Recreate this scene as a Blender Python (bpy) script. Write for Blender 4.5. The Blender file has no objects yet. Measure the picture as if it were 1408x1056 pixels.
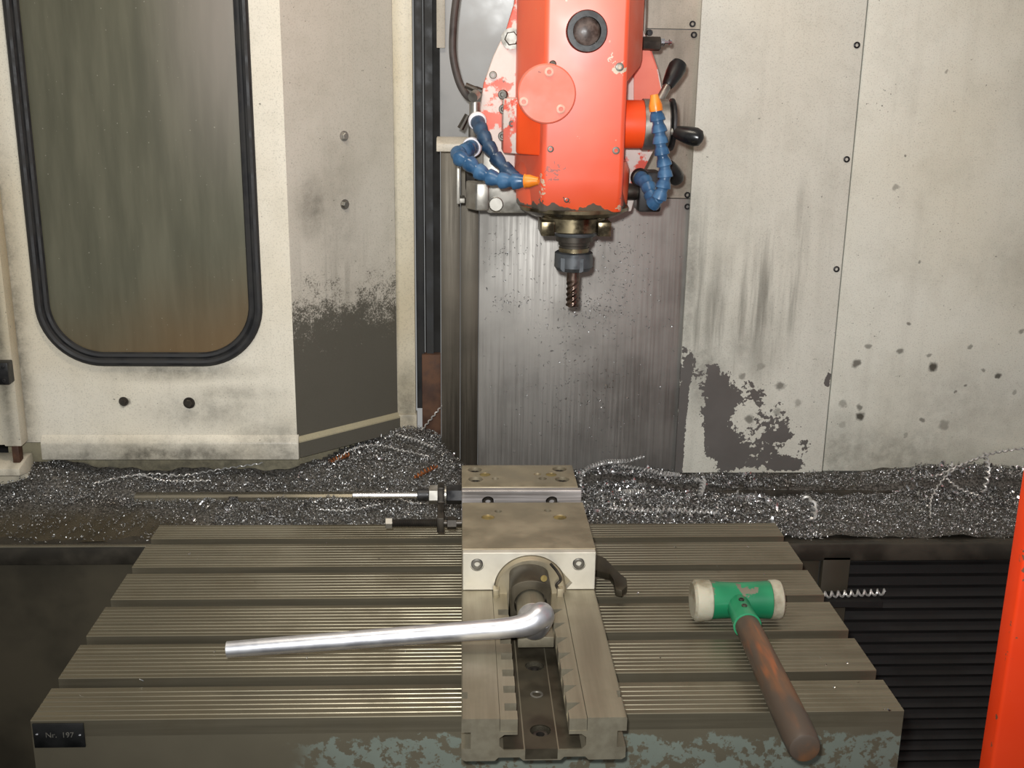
import bpy, bmesh, math, random
import numpy as np
from mathutils import Vector, Matrix

random.seed(7); RNG = np.random.default_rng(7)
S = bpy.context.scene
COL = S.collection
PI = math.pi

# ------------------------------------------------------------------ camera
CF, CP, CY_, CR = 1520.3, .27665, .04759, -.01508
CO = Vector((.36641, -.8448, .53924))
_f = Vector((math.sin(CY_)*math.cos(CP), math.cos(CY_)*math.cos(CP), -math.sin(CP)))
_r = Vector((math.cos(CY_), -math.sin(CY_), 0)); _d = _f.cross(_r)
_a = math.cos(CR)*_r + math.sin(CR)*_d
_b = -math.sin(CR)*_r + math.cos(CR)*_d
cam = bpy.data.objects.new('camera', bpy.data.cameras.new('camera')); COL.objects.link(cam)
cam.data.sensor_width = 36; cam.data.sensor_fit = 'HORIZONTAL'; cam.data.lens = CF/1408*36
cam.data.clip_start = .05
M = Matrix((_a, -_b, -_f)).transposed().to_4x4(); M.translation = CO
cam.matrix_world = M
S.camera = cam

def at(u, v, X=None, Y=None, Z=None):
    """point of the place seen at photo pixel (u, v) on the plane X=, Y= or Z="""
    d = _a*((u-704)/CF) + _b*((v-528)/CF) + _f
    i, val = (0, X) if X is not None else (1, Y) if Y is not None else (2, Z)
    return CO + d*((val-CO[i])/d[i])

# ------------------------------------------------------------------ light and exposure
S.view_settings.view_transform = 'Standard'; S.view_settings.look = 'None'
S.view_settings.gamma = 1; S.view_settings.use_curve_mapping = False
S.view_settings.exposure = 0.0
W = bpy.data.worlds.new('world'); S.world = W; W.use_nodes = True
W.node_tree.nodes['Background'].inputs[0].default_value = (.95, .95, .93, 1)
W.node_tree.nodes['Background'].inputs[1].default_value = .34

def light(name, kind, loc, aim, energy, color, **kw):
    l = bpy.data.lights.new(name, kind); l.energy = energy; l.color = color
    for k, v in kw.items(): setattr(l, k, v)
    o = bpy.data.objects.new(name, l); COL.objects.link(o); o.location = loc
    o.rotation_euler = (Vector(aim)-Vector(loc)).to_track_quat('-Z', 'Y').to_euler()
    return o
fl = CO - _a*.020 - _b*.038
light('camera_flash', 'SPOT', fl, at(720, 380, Y=.6), 50, (.985, 1, 1), spot_size=math.radians(84), spot_blend=.9, shadow_soft_size=.012)
light('machine_lamp', 'AREA', (.28, .05, 1.25), (.42, .35, 0), 5, (1, .90, .74), shape='RECTANGLE', size=.5, size_y=.12)

# ------------------------------------------------------------------ materials
def lin(c, a=1.0):
    f = lambda x: x/12.92 if x <= .04045 else ((x+.055)/1.055)**2.4
    return tuple(f(x/255) for x in c[:3]) + (a,)

class G:
    """small node-graph writer; sockets are passed around, numbers and colours allowed"""
    def __init__(s, name):
        s.m = bpy.data.materials.new(name); s.m.use_nodes = True
        s.t = s.m.node_tree; s.p = s.t.nodes['Principled BSDF']; s.out = s.t.nodes['Material Output']
        s.geo = s.t.nodes.new('ShaderNodeNewGeometry'); s.pos = s.geo.outputs['Position']
        s.tc = s.t.nodes.new('ShaderNodeTexCoord'); s.obj = s.tc.outputs['Object']
    def put(s, sock, v):
        if hasattr(v, 'links'): s.t.links.new(v, sock)
        elif v is not None: sock.default_value = v
    def math(s, op, a, b=0.0, clamp=False):
        n = s.t.nodes.new('ShaderNodeMath'); n.operation = op; n.use_clamp = clamp
        s.put(n.inputs[0], a); s.put(n.inputs[1], b); return n.outputs[0]
    def vec(s, op, a, b=None):
        n = s.t.nodes.new('ShaderNodeVectorMath'); n.operation = op
        if op == 'SCALE': n.inputs['Scale'].default_value = .03
        s.put(n.inputs[0], a); s.put(n.inputs[1], b)
        return n.outputs['Value'] if op in ('LENGTH', 'DOT_PRODUCT') else n.outputs[0]
    def noise(s, scale, detail=4, vec=None, stretch=None, rough=.55, color=False):
        n = s.t.nodes.new('ShaderNodeTexNoise'); n.inputs['Scale'].default_value = scale
        n.inputs['Detail'].default_value = detail; n.inputs['Roughness'].default_value = rough
        v = vec or s.pos
        if stretch: v = s.vec('MULTIPLY', v, stretch)
        s.put(n.inputs['Vector'], v); return n.outputs['Color' if color else 'Fac']
    def step(s, x, a, b, lo=0.0, hi=1.0):
        n = s.t.nodes.new('ShaderNodeMapRange'); n.interpolation_type = 'SMOOTHSTEP'
        s.put(n.inputs[0], x); n.inputs[1].default_value = a; n.inputs[2].default_value = b
        n.inputs[3].default_value = lo; n.inputs[4].default_value = hi; return n.outputs[0]
    def mix(s, f, a, b):
        n = s.t.nodes.new('ShaderNodeMix'); n.data_type = 'RGBA'; n.clamp_factor = True
        s.put(n.inputs[0], f); s.put(n.inputs[6], a); s.put(n.inputs[7], b); return n.outputs[2]
    def sep(s, v=None):
        n = s.t.nodes.new('ShaderNodeSeparateXYZ'); s.put(n.inputs[0], v or s.pos); return n.outputs
    def blob(s, v, c, r, soft=1.0):
        d = s.vec('MULTIPLY', s.vec('SUBTRACT', v, c), tuple(1/x for x in r))
        return s.step(s.vec('LENGTH', d), 1.0, 1.0-soft, 0, 1)
    def bump(s, h, strength=.3, dist=.001):
        n = s.t.nodes.new('ShaderNodeBump'); n.inputs['Strength'].default_value = strength
        n.inputs['Distance'].default_value = dist; s.put(n.inputs['Height'], h)
        s.t.links.new(n.outputs[0], s.p.inputs['Normal'])
    def set(s, color=None, rough=None, metal=None, **kw):
        s.put(s.p.inputs['Base Color'], color); s.put(s.p.inputs['Roughness'], rough); s.put(s.p.inputs['Metallic'], metal)
        for k, v in kw.items(): s.put(s.p.inputs[k.replace('_', ' ')], v)
        return s.m

def mottled(name, c1, c2, scale=30, rough=.5, metal=0.0, lo=.35, hi=.65, bump=0, stretch=None, rv=.12, bscale=None, **kw):
    g = G(name); n = g.noise(scale, 5, g.pos, stretch)
    f = g.step(n, lo, hi)
    if bump: g.bump(g.noise(bscale or scale*8, 3), bump)
    return g.set(g.mix(f, lin(c1), lin(c2)), g.step(n, lo, hi, rough-rv, rough+rv), metal, **kw)

MT = {}
MT['black_rubber'] = mottled('black_rubber', (30, 30, 32), (44, 43, 42), 40, .62)
MT['black_plastic'] = mottled('black_plastic', (20, 20, 21), (30, 29, 28), 60, .38)
MT['dark_metal'] = mottled('dark_metal', (58, 54, 50), (84, 78, 70), 35, .45, .7)
MT['black_oxide'] = mottled('black_oxide', (40, 40, 42), (62, 61, 61), 60, .4, .6)
MT['nut_steel'] = mottled('nut_steel', (74, 77, 80), (98, 101, 104), 60, .4, .55)
MT['steel'] = mottled('steel', (150, 146, 138), (182, 178, 170), 45, .48, .9)
MT['screw_steel'] = mottled('screw_steel', (96, 93, 88), (128, 124, 116), 60, .45, .8)
MT['bright_steel'] = mottled('bright_steel', (196, 196, 200), (218, 218, 222), 60, .26, 1.0, rv=.05)
MT['satin_chrome'] = mottled('satin_chrome', (206, 206, 212), (220, 220, 224), 60, .40, .95, rv=.03)
MT['brass'] = mottled('brass', (150, 132, 82), (184, 164, 106), 80, .45, .85)
MT['oily_brass'] = mottled('oily_brass', (66, 58, 45), (138, 126, 100), 50, .3, .85)
MT['blue_hose'] = mottled('blue_hose', (42, 80, 116), (66, 108, 146), 50, .38)
MT['blue_hose_dark'] = mottled('blue_hose_dark', (28, 52, 78), (52, 80, 108), 50, .42)
MT['orange_plastic'] = mottled('orange_plastic', (238, 130, 30), (250, 158, 60), 40, .4)
MT['white_plastic'] = mottled('white_plastic', (232, 230, 240), (245, 243, 248), 60, .4)
MT['rust'] = mottled('rust', (70, 46, 34), (104, 74, 56), 40, .7, .2)
MT['shade_black'] = mottled('shade_black', (14, 13, 12), (24, 22, 19), 8, .75)  # near-black base colour stands in for shade around the machine
MT['bellows'] = mottled('bellows', (17, 15, 13), (24, 21, 18), 14, .75)
MT['grey_cable'] = mottled('grey_cable', (56, 50, 47), (74, 67, 63), 40, .5)
MT['plate_black'] = mottled('plate_black', (8, 9, 9), (14, 14, 14), 40, .5)
MT['plate_letter'] = mottled('plate_letter', (82, 80, 74), (104, 100, 92), 300, .6)

def m_cream(name, base=(222, 216, 198), blobs=(), speck=.5, streaks=(), chip=None, haze=(), warm=(204, 190, 160), grime=None, film=1.0):
    g = G(name)
    c = g.mix(g.step(g.noise(3, 4), .35, .7), lin(base), lin(warm))
    dirt = lin((72, 69, 60))  # dirt tone, reused for painted edge shade
    # fine specks
    sp = g.step(g.noise(230, 2), .70, .76)
    sp = g.math('MULTIPLY', sp, g.step(g.noise(14, 3), .42, .62))
    f = g.math('MULTIPLY', sp, speck)
    gr = g.noise(60, 6, rough=.7)
    c = g.mix(g.step(g.noise(13, 6, rough=.7), .42, .72, 0, .42*film), c, lin((150, 146, 128)))
    c = g.mix(g.step(g.noise(520, 2), .50, .72, 0, .22), c, lin((96, 92, 80)))
    c = g.mix(g.step(g.noise(60, 5, stretch=(1, 1, .05)), .5, .75, 0, .25*film), c, lin((140, 136, 122)))
    for (x, y, z, rx, rz, k) in haze:                      # soft darkening with a noisy outline: grime and painted edge shade
        b = g.blob(g.pos, (x, y, z), (rx, 9, rz), 1.0)
        b = g.math('MULTIPLY', g.math('MULTIPLY', b, g.step(gr, .25, .75, .45, 1.25)), k)
        f = g.math('MAXIMUM', f, b)
    st = g.noise(70, 4, stretch=(1, 1, .07))
    for (x, y, z, rx, rz, k) in streaks:
        b = g.blob(g.pos, (x, y, z), (rx, 9, rz), .9)
        b = g.math('MULTIPLY', g.math('MULTIPLY', b, g.step(st, .38, .68)), k)
        f = g.math('MAXIMUM', f, b)
    wv = g.vec('ADD', g.pos, g.vec('MULTIPLY', g.vec('SUBTRACT', g.noise(80, 3, color=True), (.5, .5, .5)), (.012, .012, .012)))
    for (x, y, z, r, k) in blobs:
        f = g.math('MAXIMUM', f, g.math('MULTIPLY', g.blob(wv, (x, y, z), (r, 9, r), .6), k))
    if grime:                                              # splashed dirt: solid at the foot, breaking into specks above
        z0, z1, k = grime
        h = g.math('DIVIDE', g.math('SUBTRACT', g.sep()[2], z0), z1-z0)
        h = g.math('ADD', h, g.math('MULTIPLY', g.math('SUBTRACT', g.noise(16, 3), .5), .5))
        fine = g.math('ADD', g.math('MULTIPLY', g.noise(420, 3, rough=.7), .55), g.math('MULTIPLY', gr, .45))
        q = g.step(g.math('SUBTRACT', g.math('ADD', fine, .25), g.math('MULTIPLY', h, .62)), .29, .46)
        f = g.math('MAXIMUM', f, g.math('MULTIPLY', q, k))
    c = g.mix(g.math('MINIMUM', f, .95), c, dirt)
    rough = .42
    if chip:
        n = g.math('ADD', g.math('MULTIPLY', g.noise(80, 5, rough=.6), .62), g.math('MULTIPLY', g.noise(200, 3), .38))
        n = g.math('ADD', g.math('MULTIPLY', n, 2.2), -.72)
        tot = None
        for (x, y, z, rx, rz, k) in chip:
            b = g.math('MULTIPLY', g.blob(wv, (x, y, z), (rx, 9, rz), .9), k)
            tot = b if tot is None else g.math('ADD', tot, b)
        e = g.step(g.math('ADD', n, tot), .84, .86)
        c = g.mix(e, c, g.mix(g.noise(20, 3), lin((96, 92, 88)), lin((116, 112, 108))))
        rough = g.math('ADD', .45, g.math('MULTIPLY', e, -.05))
    g.bump(g.noise(300, 2), .06)
    g.p.inputs['Specular IOR Level'].default_value = .35
    return g.set(c, rough, 0.0)

def m_brushed(name, c1, c2, axis=2, rough=.38, metal=.9, dirt=None, scale=120):
    g = G(name)
    st = [1, 1, 1]; st[axis] = .02
    n = g.noise(scale, 5, stretch=tuple(st), rough=.65)
    c = g.mix(g.step(n, .3, .7), lin(c1), lin(c2))
    big = g.noise(9, 4)
    c = g.mix(g.step(big, .4, .75, 0, .45), c, lin((70, 66, 60)))
    if dirt: c = g.mix(dirt(g), c, lin((58, 54, 50)))
    g.bump(n, .10, .0004)
    return g.set(c, g.step(n, .3, .7, rough-.08, rough+.1), metal)

def m_orange(name, worn=0.0, bare=((214, 196, 186), (236, 224, 218)), c=((250, 80, 22), (255, 92, 32))):
    g = G(name)
    col = g.mix(g.step(g.noise(9, 4), .35, .7), lin(c[0]), lin(c[1]))
    n = g.noise(32, 6, rough=.62)
    sc = g.step(g.noise(90, 4), .73, .75)
    col = g.mix(g.math('MULTIPLY', sc, .8), col, lin((96, 66, 52)))
    metal = 0.0; rough = g.step(n, .3, .7, .40, .52)
    if worn:
        e = g.step(g.math('ADD', n, worn-.5), .48, .53)
        col = g.mix(e, col, g.mix(g.noise(60, 3), lin(bare[0]), lin(bare[1])))
    g.bump(g.noise(28, 2), .10, .001)
    return g.set(col, rough, metal)
MT['orange'] = m_orange('orange_paint')
MT['orange_worn_wash'] = m_orange('orange_worn_wash', .53, c=((226, 96, 80), (236, 130, 112)))  # worn paint, with the flash wash painted in as pink
MT['orange_wash'] = m_orange('orange_wash_paint', c=((234, 116, 92), (242, 136, 112)))  # orange with the flash wash mixed into its colour
MT['pale_screw'] = mottled('pale_screw', (226, 160, 138), (240, 196, 178), 90, .5)
MT['orange_door'] = m_orange('orange_door', c=((250, 66, 20), (255, 76, 26)))
_t = MT['orange_door'].node_tree; _p = _t.nodes['Principled BSDF']; _g = object.__new__(G); _g.m = MT['orange_door']; _g.t = _t; _g.p = _p
_g.pos = _t.nodes.new('ShaderNodeNewGeometry').outputs['Position']
_e = _g.math('MULTIPLY', _g.blob(_g.pos, (.8165, -.05, 0), (.007, .008, 9), .5), _g.step(_g.noise(75, 4), .60, .64))
_l = _p.inputs['Base Color'].links[0].from_socket
_t.links.new(_g.mix(_e, _l, lin((120, 84, 62))), _p.inputs['Base Color'])

# ------------------------------------------------------------------ mesh helpers
ROOT = {}
def thing(name, loc, label=None, cat=None, group=None):
    o = bpy.data.objects.new(name, None); COL.objects.link(o); o.location = loc
    o.empty_display_size = .02
    ROOT[o] = Vector(loc); tag(o, label, cat, group); return o
def tag(o, label=None, cat=None, group=None, kind=None):
    if label: o['label'] = label
    if cat: o['category'] = cat
    if group: o['group'] = group
    if kind: o['kind'] = kind
    return o

class MB:
    def __init__(s): s.bm = bmesh.new()
    def faces(s, vs, fs):
        v = [s.bm.verts.new(p) for p in vs]
        for f in fs:
            try: s.bm.faces.new([v[i] for i in f])
            except ValueError: pass
        return s
    def box(s, x0, x1, y0, y1, z0, z1):
        p = [(x, y, z) for x in (x0, x1) for y in (y0, y1) for z in (z0, z1)]
        return s.faces(p, [(0, 1, 3, 2), (4, 6, 7, 5), (0, 4, 5, 1), (2, 3, 7, 6), (0, 2, 6, 4), (1, 5, 7, 3)])
    def loft(s, levels, caps=True):
        n = len(levels[0]); vs = [p for l in levels for p in l]; fs = []
        for k in range(len(levels)-1):
            for i in range(n):
                j = (i+1) % n; fs.append((k*n+i, k*n+j, (k+1)*n+j, (k+1)*n+i))
        if caps: fs += [tuple(range(n-1, -1, -1)), tuple(range((len(levels)-1)*n, len(levels)*n))]
        return s.faces(vs, fs)
    def prism(s, pts, a0, a1, axis='Y'):
        f = {'X': lambda p, a: (a, p[0], p[1]), 'Y': lambda p, a: (p[0], a, p[1]), 'Z': lambda p, a: (p[0], p[1], a)}[axis]
        return s.loft([[f(p, a0) for p in pts], [f(p, a1) for p in pts]])
    def lathe(s, o, d, prof, n=28, phase=0.0):
        o = Vector(o); d = Vector(d).normalized()
        u = d.orthogonal().normalized(); w = d.cross(u)
        lv = []
        for t, r in prof:
            r = max(r, 1e-5)
            lv.append([o + d*t + (u*math.cos(phase+2*PI*i/n) + w*math.sin(phase+2*PI*i/n))*r for i in range(n)])
        return s.loft(lv)
    def tube(s, pts, r, n=10, closed=False):
        P = [Vector(p) for p in pts]; m = len(P); lv = []; up = None
        for i in range(m):
            a = P[(i-1) % m] if (closed or i) else P[0]; b = P[(i+1) % m] if (closed or i < m-1) else P[-1]
            t = (b-a).normalized()
            u = t.orthogonal().normalized() if up is None else (up - t*up.dot(t)).normalized()
            up = u; w = t.cross(u); rr = r[i] if isinstance(r, (list, tuple)) else r
            lv.append([P[i] + (u*math.cos(2*PI*k/n) + w*math.sin(2*PI*k/n))*rr for k in range(n)])
        if closed: lv.append(lv[0])
        return s.loft(lv, not closed)
    def bevel(s, w, seg=2, ang=.5):
        bmesh.ops.remove_doubles(s.bm, verts=s.bm.verts, dist=1e-6)
        bmesh.ops.recalc_face_normals(s.bm, faces=s.bm.faces)
        e = [e for e in s.bm.edges if len(e.link_faces) == 2 and e.calc_face_angle(0) > ang]
        bmesh.ops.bevel(s.bm, geom=e, offset=w, segments=seg, affect='EDGES', profile=.5, clamp_overlap=True)
        return s
    def build(s, name, mat, parent=None, bevel=0, seg=2, ang=35, loc=None, cut=()):
        bm = s.bm
        if bevel: s.bevel(bevel, seg)
        bmesh.ops.remove_doubles(bm, verts=bm.verts, dist=1e-6)
        bmesh.ops.recalc_face_normals(bm, faces=bm.faces)
        me = bpy.data.meshes.new(name)
        if parent is not None: sh = ROOT[parent]
        elif loc is not None: sh = Vector(loc)
        else:
            co = np.array([v.co for v in bm.verts]); a, b = co.min(0), co.max(0)
            sh = Vector(((a[0]+b[0])/2, (a[1]+b[1])/2, a[2]))
        bmesh.ops.translate(bm, verts=bm.verts, vec=-sh)
        bm.to_mesh(me); bm.free()
        o = bpy.data.objects.new(name, me); COL.objects.link(o)
        if cut:
            tmp = []
            for c in cut:
                bmesh.ops.recalc_face_normals(c.bm, faces=c.bm.faces)
                bmesh.ops.translate(c.bm, verts=c.bm.verts, vec=-sh)
                cm = bpy.data.meshes.new('cut'); c.bm.to_mesh(cm); c.bm.free()
                co = bpy.data.objects.new('cut', cm); COL.objects.link(co); tmp.append(co)
                md = o.modifiers.new('b', 'BOOLEAN'); md.object = co; md.operation = 'DIFFERENCE'; md.solver = 'EXACT'
            dg = bpy.context.evaluated_depsgraph_get(); dg.update()
            nm = bpy.data.meshes.new_from_object(o.evaluated_get(dg))
            o.modifiers.clear(); o.data = nm; bpy.data.meshes.remove(me); me = nm; me.name = name
            for c in tmp:
                cm = c.data; bpy.data.objects.remove(c); bpy.data.meshes.remove(cm)
        me.materials.clear(); me.materials.append(MT[mat] if isinstance(mat, str) else mat)
        me.polygons.foreach_set('use_smooth', [True]*len(me.polygons))
        me.set_sharp_from_angle(angle=math.radians(ang))
        ROOT[o] = sh
        if parent is not None: o.parent = parent
        else: o.location = sh
        return o

SHARED = {}
def place(key, make, name, parent, pos, d=(0, 0, 1), spin=0.0):
    """a repeated small part: shared mesh built once along +Z, put at pos pointing along d"""
    if key not in SHARED:
        mb, mat = make(); o = mb.build(name, mat, loc=(0, 0, 0)); SHARED[key] = o.data
        o.location = (0, 0, 0)
    else:
        o = bpy.data.objects.new(name, SHARED[key]); COL.objects.link(o)
    o.parent = parent; ROOT[o] = ROOT[parent]
    o.rotation_mode = 'QUATERNION'
    q = Vector((0, 0, 1)).rotation_difference(Vector(d).normalized())
    o.rotation_quaternion = q @ Matrix.Rotation(spin, 3, 'Z').to_quaternion()
    o.location = Vector(pos) - ROOT[parent]
    return o
def cap_screw(parent, pos, d, r, mat='screw_steel', name='screw', h=None):
    h = h or r*.7
    def mk():
        return MB().lathe((0, 0, -.001), (0, 0, 1), [(0, r), (h*.75+.001, r), (h+.001, r*.84), (h+.001, r*.52), (.0002, r*.48), (.0002, 0)], 24), mat
    return place(('cap', r, mat, h), mk, name, parent, pos, d, random.random())
def hex_bolt(parent, pos, d, r, h, mat='dark_metal', name='bolt', washer=False):
    def mk():
        b = MB().lathe((0, 0, -.001), (0, 0, 1), [(0, r), (h*.85+.001, r), (h+.001, r*.85), (h+.001, 0)], 6)
        if washer: b.lathe((0, 0, -.001), (0, 0, 1), [(0, r*1.45), (h*.3, r*1.45), (h*.3, 0)], 20)
        return b, mat
    return place(('hex', r, h, mat, washer), mk, name, parent, pos, d, random.random())

def rrect(x0, x1, z0, z1, r, n=14):
    out = []
    for cx, cz, a in ((x1-r, z1-r, 0), (x0+r, z1-r, PI/2), (x0+r, z0+r, PI), (x1-r, z0+r, 1.5*PI)):
        out += [(cx+r*math.cos(a+PI/2*k/n), cz+r*math.sin(a+PI/2*k/n)) for k in range(n+1)]
    return out
def bez(pts, n=10):
    """Catmull-Rom through points"""
    P = [Vector(p) for p in pts]; P = [P[0]*2-P[1]] + P + [P[-1]*2-P[-2]]; out = []
    for i in range(1, len(P)-2):
        for k in range(n):
            t = k/n
            out.append(.5*((2*P[i]) + (P[i+1]-P[i-1])*t + (2*P[i-1]-5*P[i]+4*P[i+1]-P[i+2])*t*t + (3*P[i]-P[i-1]-3*P[i+1]+P[i+2])*t**3))
    return out + [P[-2]]

# ------------------------------------------------------------------ the setting
def px(u, v, Y): p = at(u, v, Y=Y); return p.x, p.y, p.z

# left enclosure panel with the round-cornered window
WX0, WX1, WZ0, WZ1 = -.190, .0965, .155, .78
MT['cream_left'] = m_cream('cream_left', film=.3, base=(232, 226, 211), warm=(222, 212, 190), blobs=[(*px(171, 553, .612), .009, .8), (*px(261, 555, .612), .010, .85)], speck=.7,
    haze=[(-.232, .62, .2, .035, .5, .8), (.02, .62, .085, .13, .045, .42), (-.02, .62, .142, .15, .022, .6), (-.05, .62, .025, .35, .035, .75), (.11, .62, .03, .1, .07, .6), (.05, .62, .11, .1, .02, .4)])  # first entry paints the shadow strip at the left edge
wl = MB().box(-.232, .1405, .612, .622, .041, 1.02)
hole = MB().prism(rrect(WX0+.004, WX1-.004, WZ0+.004, WZ1, .075), .5, .7, 'Y')
wall_left = wl.build('wall_left', 'cream_left', cut=[hole]); tag(wall_left, 'cream enclosure panel around the round-cornered window', kind='structure')
hex_bolt(wall_left, px(170, 552, .612), (0, -1, 0), .0045, .004, 'dark_metal', washer=True)
hex_bolt(wall_left, px(260, 554, .612), (0, -1, 0), .0055, .004, 'dark_metal', washer=True)
sk = MB().prism([(.607, .046), (.612, .052), (.622, .052), (.622, .018), (.604, .018), (.604, .042)], -.205, .143, 'X')
sk.build('skirt', 'cream_left', wall_left, bevel=.0015)

win = thing('window_1', (-.046, .62, WZ0), 'dark dirty round-cornered window in a black rubber gasket', 'window'); win['kind'] = 'structure'
path = rrect(WX0, WX1, WZ0, WZ1, .078)
g1 = MB().tube([(x, .611, z) for x, z in path], .0058, 10, True)
g1.build('gasket', 'black_rubber', win)
path2 = rrect(WX0+.0085, WX1-.0085, WZ0+.0085, WZ1-.008, .071)
MB().tube([(x, .6135, z) for x, z in path2], .0048, 8, True).build('gasket_bead', 'black_rubber', win)
g = G('dirty_glare_glass')
s3 = g.sep()
n = g.noise(44, 5, stretch=(1, 1, .12)); n2 = g.noise(8, 3)
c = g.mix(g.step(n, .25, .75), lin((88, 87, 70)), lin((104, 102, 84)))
c = g.mix(g.math('MULTIPLY', g.step(s3[0], -.06, .10), g.step(s3[2], .33, .62)), c, lin((150, 142, 132)))  # flash glare painted into the upper right of the glass
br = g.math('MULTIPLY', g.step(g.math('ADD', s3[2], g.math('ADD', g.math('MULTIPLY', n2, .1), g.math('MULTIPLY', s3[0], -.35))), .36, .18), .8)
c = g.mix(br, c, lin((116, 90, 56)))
c = g.mix(g.step(g.noise(260, 1), .74, .78, 0, .6), c, lin((180, 176, 160)))
g.set(c, .38, 0.0)
tr = g.t.nodes.new('ShaderNodeBsdfGlass'); tr.inputs['Roughness'].default_value = .12; tr.inputs['IOR'].default_value = 1.45
mx = g.t.nodes.new('ShaderNodeMixShader'); g.put(mx.inputs[0], g.step(n, .3, .75, .16, .06))
g.t.links.new(g.p.outputs[0], mx.inputs[1]); g.t.links.new(tr.outputs[0], mx.inputs[2]); g.t.links.new(mx.outputs[0], g.out.inputs[0])
MT['dirty_glare_glass'] = g.m
MB().prism(rrect(WX0+.004, WX1-.004, WZ0+.004, WZ1-.004, .074), .6155, .6195, 'Y').build('pane', 'dirty_glare_glass', win)
tag(MB().box(-.45, .125, .80, .81, -.05, 1.02).build('dark_backdrop', 'shade_black'), 'dark backdrop added behind the dirty window', kind='structure')  # sheet added to keep the view through the pane dark

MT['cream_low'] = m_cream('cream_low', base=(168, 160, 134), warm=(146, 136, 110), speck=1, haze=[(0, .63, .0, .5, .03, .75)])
# angled panel and the narrow strip beside it
MT['cream_angle'] = m_cream('cream_angle', film=.5, base=(204, 198, 186), warm=(196, 189, 176), speck=.8, grime=(.10, .32, .93), haze=[(.21, .68, .22, .10, .10, .3), (.17, .66, .36, .03, .07, .5), (.20, .68, .33, .05, .18, .25)],
    streaks=[(.2, .68, .25, .08, .2, .35)])
def quadwall(name, pts, z0, z1, mat, label):
    o = MB().prism(pts, z0, z1, 'Z').build(name, mat); return tag(o, label, kind='structure')
aw = quadwall('wall_left_return', [(.1405, .612), (.272, .726), (.266, .734), (.1345, .622)], .043, 1.02, 'cream_angle', 'angled grey-cream sheet panel turning in beside the window panel')
nd = Vector((.114, -.1315, 0)).normalized()
for (u, v) in ((473, 187), (474, 281)):
    # intersection with the angled plane
    d = _a*((u-704)/CF) + _b*((v-528)/CF) + _f
    t = (Vector((.1405, .612, 0))-CO).dot(nd)/d.dot(nd)
    hex_bolt(aw, CO+d*t, nd, .0048, .005, 'steel', washer=True)
lv = lambda o0, o1, z: [(.1405+nd.x*o0, .612+nd.y*o0, z), (.272+nd.x*o0, .726+nd.y*o0, z), (.272+nd.x*o1, .726+nd.y*o1, z), (.1405+nd.x*o1, .612+nd.y*o1, z)]
MB().loft([lv(-.004, .006, .020), lv(-.004, .006, .0415)]).build('skirt', 'cream_angle', aw)
MB().loft([lv(-.004, .0062, .0416), lv(-.004, .0062, .0435), lv(-.004, .001, .049)]).build('skirt_lit_edge', 'cream_low', aw)  # lighter strip painted where the skirt crease catches light
MT['cream_strip'] = m_cream('cream_strip', film=.4, base=(222, 215, 196), speck=.9, haze=[(.285, .726, .06, .03, .10, .6), (.272, .726, .3, .006, .4, .5)])  # haze darkens the foot and the left edge
ts = MB().prism([(.272, .726), (.299, .726), (.299, .745), (.272, .745)], .034, 1.02, 'Z').build('trim_1', 'cream_strip', bevel=.001)
tag(ts, 'narrow upright cream strip between angled panel and dark gap', kind='structure')
MB().box(.270, .3005, .722, .746, .020, .046).build('foot_cap', 'cream_strip', ts, bevel=.001)

# far left door edge
MT['cream_door'] = m_cream('cream_door', film=.4, base=(216, 209, 192), speck=.8, haze=[(-.236, .58, .3, .012, .5, .75)])  # haze paints the shadow of the gap at the door edge
x0 = at(30, 600, Y=.59).x
dl = thing('door_1', (x0-.05, .60, .044), 'cream door edge with a dark latch at the far left', 'door'); dl['kind'] = 'structure'
MB().box(x0-.60, x0-.024, .592, .606, .044, 1.02).build('door_leaf', 'cream_door', dl, bevel=.001)
MB().box(x0-.0225, x0, .586, .610, .044, 1.02).build('edge_strip', 'cream_door', dl, bevel=.0015)
la = at(8, 510, Y=.585)
lt = MB().box(la.x-.03, la.x+.009, .570, .590, la.z-.015, la.z+.015).build('latch', 'black_plastic', dl, bevel=.0015)
cap_screw(lt, (la.x+.003, .570, la.z-.009), (0, -1, 0), .0022, 'black_oxide')
cap_screw(lt, (la.x+.003, .570, la.z+.009), (0, -1, 0), .0022, 'black_oxide')
MB().box(x0-.016, x0-.006, .59, .604, .018, .044).build('hinge_pin', 'rust', dl, bevel=.002)
tr2 = MB().prism([(.575, .006), (.575, .016), (.605, .022), (.625, .022), (.625, -.035), (.60, -.035), (.60, .0)], x0-.12, x0-.002, 'X').build('trim_2', 'cream_door', bevel=.0015)
tag(tr2, 'short cream sill block under the far left door edge', kind='structure')

# recessed lower sheet behind the skirt
tag(MB().prism([(-.26, .632), (.138, .632), (.27, .745), (.27, .753), (.13, .640), (-.26, .640)], -.06, .05, 'Z').build('baseboard_left', 'cream_low'),
    'dirty recessed sheet below the left enclosure panels', kind='structure')

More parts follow.
